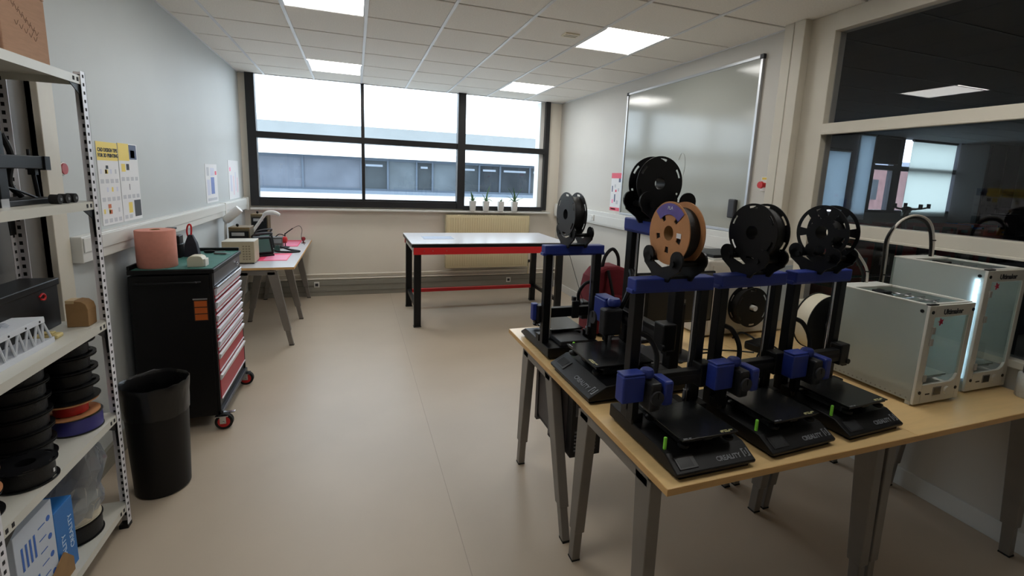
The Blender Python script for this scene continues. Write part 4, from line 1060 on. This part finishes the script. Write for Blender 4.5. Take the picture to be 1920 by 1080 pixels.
for lb, pts in (('black cable curling over the desk at the monitor foot', [(1.50, 2.02, ZD+.005), (1.58, 1.99, ZD+.03), (1.66, 1.97, ZD+.005), (1.76, 2.04, ZD+.005), (1.86, 1.98, ZD+.04), (1.95, 1.95, ZD+.005)]),
                ('black cable looping upward behind the right front printer', [(2.25, 1.80, ZD+.005), (2.22, 1.83, ZD+.06), (2.16, 1.86, ZD+.10), (2.08, 1.86, ZD+.06), (2.05, 1.84, ZD+.005)]),
                ('black cable lying between the middle and right printers', [(1.90, 2.12, ZD+.005), (2.0, 2.04, ZD+.02), (2.1, 2.05, ZD+.005), (2.2, 2.0, ZD+.005)])):
    t = thing('power_cable', lb, 'cable')
    MB().tube(pts, .005, 6).build('lead', BLACK, t, smooth=True)
    MB().cyl(pts[0], Vector(pts[0])+Vector((.02, .02, .004)), .008).build('plug', BLACK, t)
t = thing('backpack', 'burgundy backpack with a tall black carrying handle on the rear desk', 'bag', (1.52, 2.56, ZD))
prof = [(-.15, 0), (.15, 0), (.155, .30), (.14, .37), (.10, .42), (.04, .44), (-.04, .44), (-.10, .42), (-.14, .37), (-.155, .30)]
MB().prism(prof, 'y', -.07, .09).build('bag_body', BURG, t, .02)
MB().prism([(u*.75, v*.55+.02) for u, v in prof], 'y', -.10, -.07).build('front_pocket', BURG, t, .012)
MB().tube([(-.06, -.02, .42), (-.045, -.025, .50), (0, -.03, .545), (.045, -.025, .50), (.06, -.02, .42)], .011, 8).build('carry_handle', BAGBLK, t, smooth=True)
MB().tube([(-.05, -.08, .42), (-.03, -.11, .30), (.0, -.115, .18), (.05, -.10, .08)], .010, 8).build('shoulder_strap', BAGBLK, t, smooth=True)
MB().box(-.155, -.135, -.09, -.05, .05, .36).build('side_trim', BAGBLK, t, .004)
t = thing('small_white_box', 'small grey-white adapter box beside the monitor stand', 'adapter', (1.60, 1.99, ZD), .3)
MB().box(-.022, .022, -.02, .02, 0, .05).build('case', mat('adapter_grey', (190, 188, 186), .5), t, .004)
MB().cyl((0, .02, .02), (0, .05, .01), .006).build('plug', BLACK, t)
t = thing('foil_roll', 'white quilted roll standing at the right edge beside the taller enclosed printer', 'roll', (3.09, 1.195, ZD))
MB().lathe([(.042, 0), (.045, .005), (.045, .115), (.042, .12), (.015, .12)], n=28).build('roll_body', mat('quilted_white', (190, 190, 186), .4, bump=1, bscale=60), t, smooth=True)
MB().lathe([(.030, .12), (.032, .125), (.032, .20), (.028, .205)], n=20).build('dark_top', DGREY, t, smooth=True)

# ---- computer tower hung below the desk
t = thing('computer_tower', 'black computer tower hanging in a frame beneath the rear left desk', 'computer')
MB().box(1.00, 1.17, 1.93, 2.40, .395, .76).build('tower_case', mat('tower_black', (20, 18, 19), .5, noise=.3, nscale=12), t, .004)
MB().box(.996, 1.001, 1.98, 2.36, .42, .73).build('side_panel', mat('tower_panel', (52, 46, 46), .4), t, .002)
q = MB()
for k in range(6): q.box(1.02, 1.14, 1.925, 1.931, .43+.02*k, .438+.02*k)
q.box(1.02, 1.07, 1.924, 1.931, .62, .70).box(1.09, 1.13, 1.924, 1.931, .60, .64)
q.build('rear_slot', MGREY, t)
t2 = thing('tower_hanger', 'grey metal strap frame holding the computer tower under the desk', 'bracket')
for ya in (2.16, 2.36): MB().box(.988, .995, ya, ya+.03, .38, ZD-.027).box(1.172, 1.18, ya, ya+.03, .38, ZD-.027).box(.988, 1.18, ya, ya+.03, .38, .394).build('strap', mat('hanger_grey', (90, 86, 86), .45), t2, .002)
MB().tube([(1.06, 1.925, .46), (1.05, 1.90, .38), (1.06, 1.91, .30), (1.07, 1.93, .27)], .004, 6).build('hanging_lead', BLACK, t, smooth=True)
MB().tube([(1.08, 1.926, .62), (1.10, 1.86, .66), (1.13, 1.84, .74), (1.16, 1.88, .785)], .004, 6).tube([(1.14, 1.926, .60), (1.13, 1.85, .60), (1.09, 1.84, .70), (1.05, 1.88, .785)], .004, 6).build('rear_leads', BLACK, t, smooth=True)

# ================================================================== LEFT DESK ITEMS
t = thing('bench_instrument', 'beige box-shaped bench instrument at the near end of the left desk', 'instrument', (-1.11, 5.24, ZD))
MB().box(-.145, .14, 0, .24, .012, .225).build('case', BEIGE, t, .006)
MB().box(-.145, .14, .0, .24, .225, .232).build('lid', mat('instrument_lid', (206, 202, 192), .5), t, .003)
q = MB()
for k in range(3):
    for r in range(6): q.box(.035+.026*k, .052+.026*k, -.002, 0, .045+.026*r, .058+.026*r)
q.build('vent_slot', mat('instrument_slot', (130, 118, 94), .6), t)
q = MB()
for x in (-.12, .12):
    for y in (.02, .22): q.cyl((x, y, 0), (x, y, .014), .012)
q.build('foot', RUBBER, t)
def psu(label, loc, w, h, knobs):
    t = thing('power_supply', label, 'power supply', loc)
    MB().box(-w/2, w/2, 0, .22, .01, h).build('case', OLIVE, t, .005)
    MB().box(-w/2, w/2, 0, .22, h, h+.02).build('olive_top', mat('olive_top', (112, 92, 58), .5), t, .003)
    MB().box(-w/2+.01, w/2-.01, -.006, 0, .02, h-.02).build('front_panel', BLACK, t, .002)
    MB().box(-w/2+.03, w/2-.05, -.008, -.006, h-.07, h-.035).build('meter', SILVER, t)
    q = MB()
    for k in range(knobs): q.cyl((-w/2+.04+.05*k, -.022, .06), (-w/2+.04+.05*k, -.006, .06), .013)
    q.build('dial_knob', DGREY, t, smooth=True)
    MB().box(-w/2+.02, w/2-.02, .02, .2, 0, .01).build('foot', RUBBER, t)
    MB().lathe([(.006, 0), (.014, .01), (.014, .025), (.005, .032)], (-.03, .08, h+.02), n=12).build('round_knob', BLACK, t, smooth=True)
psu('olive-topped black power supply behind the beige instrument', (-1.175, 5.62, ZD), .20, .31, 3)
psu('olive-topped black power supply farther back near the window corner', (-1.15, 6.6, ZD), .19, .37, 3)
t = thing('desk_lamp', 'white desk lamp with a round tubular head nearest the cart', 'lamp', (-1.335, 5.80, ZD))
MB().lathe([(.045, 0), (.05, .01), (.045, .02), (.015, .025)], n=24).build('lamp_base', WHITE, t, smooth=True)
MB().tube([(0, 0, .02), (-.008, 0, .16), (-.005, 0, .30), (.0, 0, .37)], lambda u: .018-.006*u, 8).tube([(.06, .0, .30), (.045, 0, .24), (.05, 0, .16), (.03, .01, .08)], .005, 6).build('lamp_arm', WHITE, t, smooth=True)
MB().lathe([(.012, -.02), (.040, 0), (.046, .03), (.046, .17), (.042, .19), (.02, .195)], axis='x', n=20).build('lamp_head', mat('lamp_shade', (222, 220, 216), .5), t, smooth=True)
hd = [c for c in t.children if c.name.startswith('lamp_head')][0]; hd.location = (0, 0, .385); hd.rotation_euler = (0, -.75, 0)
t = thing('desk_lamp', 'white articulated desk lamp with a flat curved head beyond the first one', 'lamp', (-1.22, 6.25, ZD))
MB().lathe([(.05, 0), (.055, .012), (.05, .02), (.012, .03)], n=24).build('lamp_base', WHITE, t, smooth=True)
MB().tube([(0, 0, .02), (.03, 0, .16), (.13, 0, .32), (.19, 0, .41)], .017, 8, smooth=4).build('lamp_arm', WHITE, t, smooth=True)
MB().tube([(.18, 0, .40), (.22, -.02, .435), (.30, -.03, .44), (.36, -.04, .415)], lambda u: .016+.012*math.sin(PI*u), 10).build('lamp_head', MATS['lamp_shade'], t, smooth=True)
def extractor(label, loc, rz, col):
    t = thing('fume_extractor', label, 'fume extractor', loc, rz, sc=1.28)
    MB().box(-.08, .08, -.05, .05, 0, .02).build('base', BLACK, t, .004)
    MB().loft([[(-.085, -.04, .02), (.085, -.04, .02), (.085, .05, .02), (-.085, .05, .02)], [(-.075, -.015, .17), (.075, -.015, .17), (.075, .05, .17), (-.075, .05, .17)]]).build('hood', BLACK, t, .012)
    MB().loft([[(-.06, -.0405, .04), (.06, -.0405, .04), (.06, -.037, .04), (-.06, -.037, .04)], [(-.05, -.022, .15), (.05, -.022, .15), (.05, -.018, .15), (-.05, -.018, .15)]]).build('teal_filter', col, t, .002)
    MB().tube([(.07, .03, .16), (.09, .02, .19), (.05, 0, .20), (-.06, 0, .19), (-.08, .03, .15)], .007, 6).build('handle', DGREY, t, smooth=True)
extractor('black hood with a teal panel on the left desk behind the beige instrument', (-.98, 5.72, ZD), .5, TEAL)
extractor('second black hood with teal panel, further back on the left desk', (-1.02, 6.08, ZD+.0), .7, mat('teal_light', (96, 134, 124), .35))
t = thing('soldering_station', 'small grey soldering station box between the two power supplies', 'soldering station', (-.93, 6.30, ZD))
MB().box(-.08, .08, -.05, .08, 0, .14).build('case', mat('station_grey', (104, 100, 96), .5), t, .006)
MB().box(-.07, .07, -.053, -.05, .07, .12).build('front_panel', SILVER, t)
MB().cyl((.03, -.06, .035), (.03, -.05, .035), .013).build('dial_knob', BLACK, t)
for lb, x0, x1, y0, y1 in (('bright pink mat with a pale pink sheet on the near half of the left desk', -.99, -.70, 5.41, 5.88), ('bright pink mat at the far end of the left desk', -1.0, -.70, 6.42, 7.0)):
    t = thing('pink_mat', lb, 'mat')
    MB().box(x0, x1, y0, y1, ZD, ZD+.003).build('mat', PINK, t)
    MB().box(x0+.06, x1-.01, y0+.03, y1-.12, ZD+.003, ZD+.004).build('pale_sheet', PINKL, t)
t = thing('helping_hands', 'red and black helping-hand clamp stand on the left desk', 'clamp stand', (-.83, 6.34, ZD))
MB().lathe([(.045, 0), (.05, .012), (.01, .02)], n=20).build('base', BLACK, t, smooth=True)
MB().cyl((0, 0, .02), (0, 0, .18), .006).tube([(0, 0, .15), (-.06, -.02, .17), (-.11, -.02, .13)], .006, 6).tube([(0, 0, .17), (.05, 0, .21), (.09, 0, .24)], .007, 6).build('arm', BLACK, t, smooth=True)
MB().lathe([(.01, -.03), (.038, -.02), (.042, 0), (.038, .02), (.01, .03)], (0, -.02, .10), 'x', 18).build('red_drum', RED, t, smooth=True)
MB().tube([(.09, 0, .24), (.16, .02, .27), (.19, .04, .22), (.18, .05, .12), (.21, .08, .02)], .003, 6).build('thin_wire', BLACK, t, smooth=True)
t = thing('red_knob_tool', 'small red ball-topped tool at the far right corner of the left desk', 'tool', (-.66, 6.72, ZD))
MB().lathe([(.02, 0), (.022, .008), (.006, .014), (.006, .03), (.024, .045), (.028, .06), (.02, .08), (.004, .085)], n=16).build('red_knob', mat('dark_red', (140, 30, 34), .4), t, smooth=True)
MB().cyl((0, 0, 0), (0, 0, .006), .026).build('base', BLACK, t)
t = thing('magnifier_headset', 'black headband magnifier with a teal lens lying on the left desk', 'magnifier', (-.80, 5.98, ZD))
MB().tube([(-.10, 0, .03), (-.04, .02, .06), (.06, .0, .03), (.17, -.02, .012), (.08, -.06, .012), (-.06, -.07, .02), (-.10, 0, .03)], .012, 8).build('headband', BLACK, t, smooth=True)
MB().loft([[(-.10, -.05, .01), (-.03, -.06, .01), (-.04, -.045, .085), (-.085, -.035, .085)], [(-.10, -.04, .01), (-.03, -.05, .01), (-.04, -.035, .085), (-.085, -.025, .085)]]).build('lens', TEAL, t, .002)
t = thing('white_cup', 'small crumpled white cup beside the pink mat on the left desk', 'cup', (-.93, 5.93, ZD))
MB().lathe([(.02, 0), (.032, .055), (.030, .056), (.018, .003)], n=16, cap=False).lathe([(.001, .002), (.02, .002), (.02, .004), (.001, .004)], n=12).build('cup_body', WHITE, t, smooth=True)

# ================================================================== RACK CONTENTS
t = thing('cardboard_box', 'plain cardboard box with faint handwriting on the top shelf of the rack', 'box')
MB().box(-1.36, -1.115, 2.145, 2.405, 2.13, 2.37).build('carton', CARD, t, .003)
MB().box(-1.36, -1.114, 2.13, 2.405, 2.371, 2.375).build('lid_flap', CARD, t)
rr = random.Random(2); q = MB()
for k in range(7):
    y, z = 2.20+.02*k, 2.31-.012*k
    q.tube([(-1.1148, y, z), (-1.1148, y+.01, z+.012), (-1.1148, y+.018, z-.006), (-1.1148, y+.03, z+.008)], .0009, 4, smooth=3)
for k in range(5):
    y, z = 2.22+.025*k, 2.255-.008*k
    q.tube([(-1.1148, y, z), (-1.1148, y+.008, z-.014), (-1.1148, y+.02, z+.004)], .0009, 4, smooth=3)
q.build('handwriting', mat('pencil', (120, 92, 76), .8), t)
t = thing('red_box', 'dark red box edge left of the cardboard box on the top shelf', 'box')
MB().box(-1.34, -1.12, 1.92, 2.135, 2.13, 2.30).build('carton', mat('box_dark_red', (120, 20, 30), .5), t, .003)
MB().box(-1.30, -1.16, 1.95, 2.1, 2.30, 2.303).build('lid_label', PAPER, t)
# second shelf: small black gantry robot
z = 1.605
t = thing('small_gantry_machine', 'small black frame machine with an upright and crossbar on the second shelf', 'machine', (-1.22, 2.17, z))
MB().box(-.06, .06, -.16, .28, 0, .022).build('base_plate', BLACK, t, .004)
MB().box(-.02, .02, .02, .07, .022, .27).build('upright_column', BLACKM, t, .004)
MB().tube([(0, .10, .26), (.01, .12, .18), (.0, .11, .08), (.01, .15, .03)], .010, 8).build('drag_chain', BLACK, t, smooth=True)
MB().box(-.03, .03, -.0, .30, .135, .185).build('crossbar', BLACKM, t, .003)
MB().cyl((0, .24, .185), (0, .24, .21), .005).box(-.03, .035, .27, .305, .13, .185).box(-.012, .012, .245, .265, .11, .135).build('crossbar_end', BLACK, t)
MB().cyl((.0, .27, .02), (.0, .255, .12), .007).build('strut', BLACKM, t)
MB().tube([(0, -.10, .10), (.0, -.02, .08), (.01, .10, .06), (.02, .22, .02)], .005, 6).build('wire', BLACK, t, smooth=True)
MB().box(.061, .063, -.06, -.02, .0, .03).build('silver_tag', SILVER, t)
for k in range(3):
    w_ = thing('small_roller', ['left', 'middle', 'right'][k]+' one of three small black rollers in a row on the second shelf', 'roller', (-1.12, 2.345+.055*k, z), 0, 'black rollers on the second shelf')
    MB().cyl((-.015, 0, .019), (.015, 0, .019), .019, n=18).build('roller_tyre', RUBBER, w_, smooth=True)
    MB().cyl((-.018, 0, .019), (.018, 0, .019), .006).build('axle', MGREY, w_)
# third shelf
z = 1.06
t = thing('long_black_case', 'long black case with a red emblem at the back of the third shelf', 'case')
MB().box(-1.365, -1.24, 1.80, 2.535, z, z+.20).build('case_body', BLACK, t, .006)
MB().box(-1.37, -1.235, 1.795, 2.54, z+.18, z+.21).build('lid', BLACKM, t, .004)
MB().tube([(-1.2385, 2.40, z+.155), (-1.2385, 2.425, z+.165), (-1.2385, 2.44, z+.15), (-1.2385, 2.43, z+.138), (-1.2385, 2.41, z+.145)], .004, 6).build('red_emblem', RED, t)
t = thing('truss_bridge_model', 'white 3D-printed truss bridge model on the third shelf', 'model', (-1.205, 2.06, z))
Lb, hb = .22, .115
wp = mat('printed_white', (214, 218, 226), .5)
for x in (-.055, .055):
    q = MB(); nb = 8
    q.box(x-.005, x+.005, -Lb, Lb, .0, .022).box(x-.006, x+.006, -Lb+.05, Lb-.05, hb-.018, hb)
    for k in range(nb):
        ya = -Lb+.01+(2*Lb-.02)*k/nb; yb = ya+(2*Lb-.02)/nb
        ym = min(max((ya+yb)/2, -Lb+.055), Lb-.055)
        for a, b_ in ((ya, ym), (ym, yb)):
            z0_, z1_ = (.018, hb-.012) if a == ya else (hb-.012, .018)
            q.cyl((x, a, z0_), (x, b_, z1_), .0042, n=6)
    q.build('truss_side', wp, t)
MB().box(-.055, .055, -Lb, Lb, .008, .016).build('road_deck', wp, t)
MB().box(-.06, .06, -Lb+.05, Lb-.05, hb, hb+.004).build('top_deck', wp, t)
q = MB()
for y in (-.12, -.03, .06, .14): q.cyl((.061, y, hb-.009), (.0625, y, hb-.009), .004)
q.build('bolt_hole', HOLE, t)
t = thing('crumpled_film', 'crumpled translucent plastic film lying on top of the bridge model', 'plastic film', (-1.22, 2.0, z+hb+.005))
rr = random.Random(9)
MB().loft([[(-.05+.012*i, y, .004+rr.uniform(0, .018)) for i in range(9)] for y in [-.10+.02*k for k in range(11)]], cap=False, closed=False).build('film_sheet', CLEAR, t, smooth=True)
t = thing('cardboard_piece', 'small brown cardboard box with a rounded shoulder at the end of the third shelf', 'box', (-1.155, 2.47, z))
prof = [(-.038, 0), (.038, 0), (.040, .075), (.034, .098), (.018, .112), (-.005, .116), (-.038, .104)]
MB().prism(prof, 'y', 0, .07).build('carton', CARDD, t, .002)
MB().box(-.036, -.006, -.001, .05, .105, .119).build('tape_strip', mat('tape_beige', (196, 170, 130), .5), t)
t = thing('yellow_rag', 'small yellow printed part lying behind the bridge model', 'printed part', (-1.19, 2.33, z))
MB().box(-.04, .04, -.025, .025, 0, .018).build('part_body', mat('part_yellow', (196, 178, 120), .6), t, .006)
MB().box(-.02, .02, -.015, .015, .018, .026).build('raised_block', MATS['part_yellow'], t, .003)
# fourth shelf: stacked spools lying flat
def flat_spool(label, x, y, z, style, fm, wm, R=.098, w=.06, rf=.85, grp=None):
    t = make_spool(label, style, fm, wm, R, w, rf, (x, y, z+w/2+.003), grp)
    t.rotation_euler = (0, PI/2, 0); return t
z = .60
SCH = MATS['spool_charcoal']
y = 2.45; x = -1.20; zz = z
flat_spool('blue filament spool at the bottom of the far stack on the fourth shelf', x+.01, y, zz, 'plain', SCH, FILBLUE, .092, .07, .97); zz += .078
flat_spool('cardboard spool of red filament lying on the blue one', x, y-.01, zz, 'card', CARDS, FILRED, .097, .06, .6); zz += .068
for k in range(4):
    flat_spool(['black filament spool directly above the red one in the far stack', 'second black spool above the red one in the far stack', 'third black spool above the red one in the far stack', 'topmost black spool of the far stack under the third shelf'][k], x, y, zz, 'spokes' if k else 'plain', BLACK, FILB, .10, .058, .75); zz += .066
x, y, zz = -1.265, 2.235, z
for k in range(6):
    flat_spool(['bottom', 'second lowest', 'third lowest', 'third highest', 'second highest', 'topmost'][k]+' black spool of the middle stack on the fourth shelf', x, y, zz, 'slots', BLACK, FILB, .10, .056, .85); zz += .063
f = flat_spool('glossy black spool lying at the front edge of the fourth shelf', -1.165, 2.06, z, 'slots', mat('glossy_black', (22, 22, 24), .2), FILB, .088, .068, .88)
MB().box(.0, .014, -.004, .004, .0795, .081).build('white_sticker', PAPER, f)
x, y, zz = -1.23, 1.86, z
for k, (fm, wm, lb) in enumerate(((BLACK, FILB, 'black spool at the bottom of the near stack on the fourth shelf'), (CARDS, FILRED, 'cardboard spool with red filament in the near stack on the fourth shelf'), (BLACK, FILB, 'black spool above the cardboard one in the near stack'), (SCH, FILW, 'grey spool with pale filament near the top of the near stack'))):
    flat_spool(lb, x, y, zz, 'slots' if fm != CARDS else 'card', fm, wm, .098, .07, .75); zz += .078
# bottom shelf
z = .13
t = thing('product_box', 'white and blue product box with printed blue icons on the bottom shelf', 'box')
MB().box(-1.35, -1.115, 1.86, 2.075, z, z+.375).build('carton', BOXW, t, .002)
q = MB(); X_ = -1.1145
IB = mat('icon_blue', (58, 104, 186), .6)
for k in range(4): q.cyl((X_-.0005, 2.045, z+.09+.075*k), (X_+.0004, 2.045, z+.09+.075*k), .011, n=14)
for r in range(2):
    for k in range(4): q.box(X_, X_+.0004, 1.89+.022*k, 1.90+.022*k, z+.06+.16*r, z+.15+.16*r)
for k in range(6): q.box(X_, X_+.0004, 1.985, 2.025, z+.06+.05*k, z+.064+.05*k)
q.build('printed_icon', IB, t)['kind'] = 'stuff'
t = thing('filament_box', 'bright blue filament box with white lettering on the bottom shelf', 'box')
MB().box(-1.34, -1.118, 2.082, 2.205, z, z+.30).build('carton', BOXBL, t, .002)
MB().box(-1.345, -1.12, 2.078, 2.082, z+.02, z+.32).build('open_flap', mat('box_blue_dark', (24, 66, 130), .5), t)
text('lettering', 'CREALITY', .034, (-1.1172, 2.135, z+.03), (0, 0, 1), (0, -1, 0), mat('print_white', (200, 220, 240), .6), t)
text('lettering', 'CREALITY', .034, (-1.1172, 2.185, z+.085), (0, 0, 1), (0, -1, 0), MATS['print_white'], t)
t = thing('cardboard_sheet', 'open brown cardboard carton at the near front of the bottom shelf', 'box')
MB().box(-1.112, -1.106, 1.80, 2.15, z, z+.06).loft([[(-1.112, 1.98, z+.06), (-1.112, 2.15, z+.06), (-1.112, 2.10, z+.12)], [(-1.106, 1.98, z+.06), (-1.106, 2.15, z+.06), (-1.106, 2.10, z+.12)]]).build('flap', CARDD, t)
flat_spool('black filament spool at the bottom of the bagged pair on the bottom shelf', -1.21, 2.37, z, 'plain', BLACK, FILB, .105, .075, .95)
flat_spool('white filament spool wrapped in clear film on the bottom shelf', -1.21, 2.37, z+.082, 'plain', FILW, FILW, .10, .075, .97)
t = thing('plastic_bag', 'crumpled clear plastic bag covering the white spool on the bottom shelf', 'plastic bag', (-1.21, 2.36, z+.12))
rr = random.Random(4); rings = []
for k, (r, h) in enumerate(((.112, .0), (.116, .04), (.112, .055), (.10, .09), (.105, .13), (.115, .18), (.10, .23), (.07, .28), (.04, .30))):
    rings.append([((r*(1+rr.uniform(-.10, .10)))*math.cos(a)*(.95), (r*(1+rr.uniform(-.12, .12)))*math.sin(a)+h*.3, h+rr.uniform(-.012, .012)) for a in [2*PI*i/28 for i in range(28)]])
MB().loft(rings, cap=False).build('bag_film', CLEAR, t)
MB().tube([(.05, .08, .28), (.055, .12, .31), (.06, .15, .28)], .012, 8).build('bag_knot', CLEAR, t)
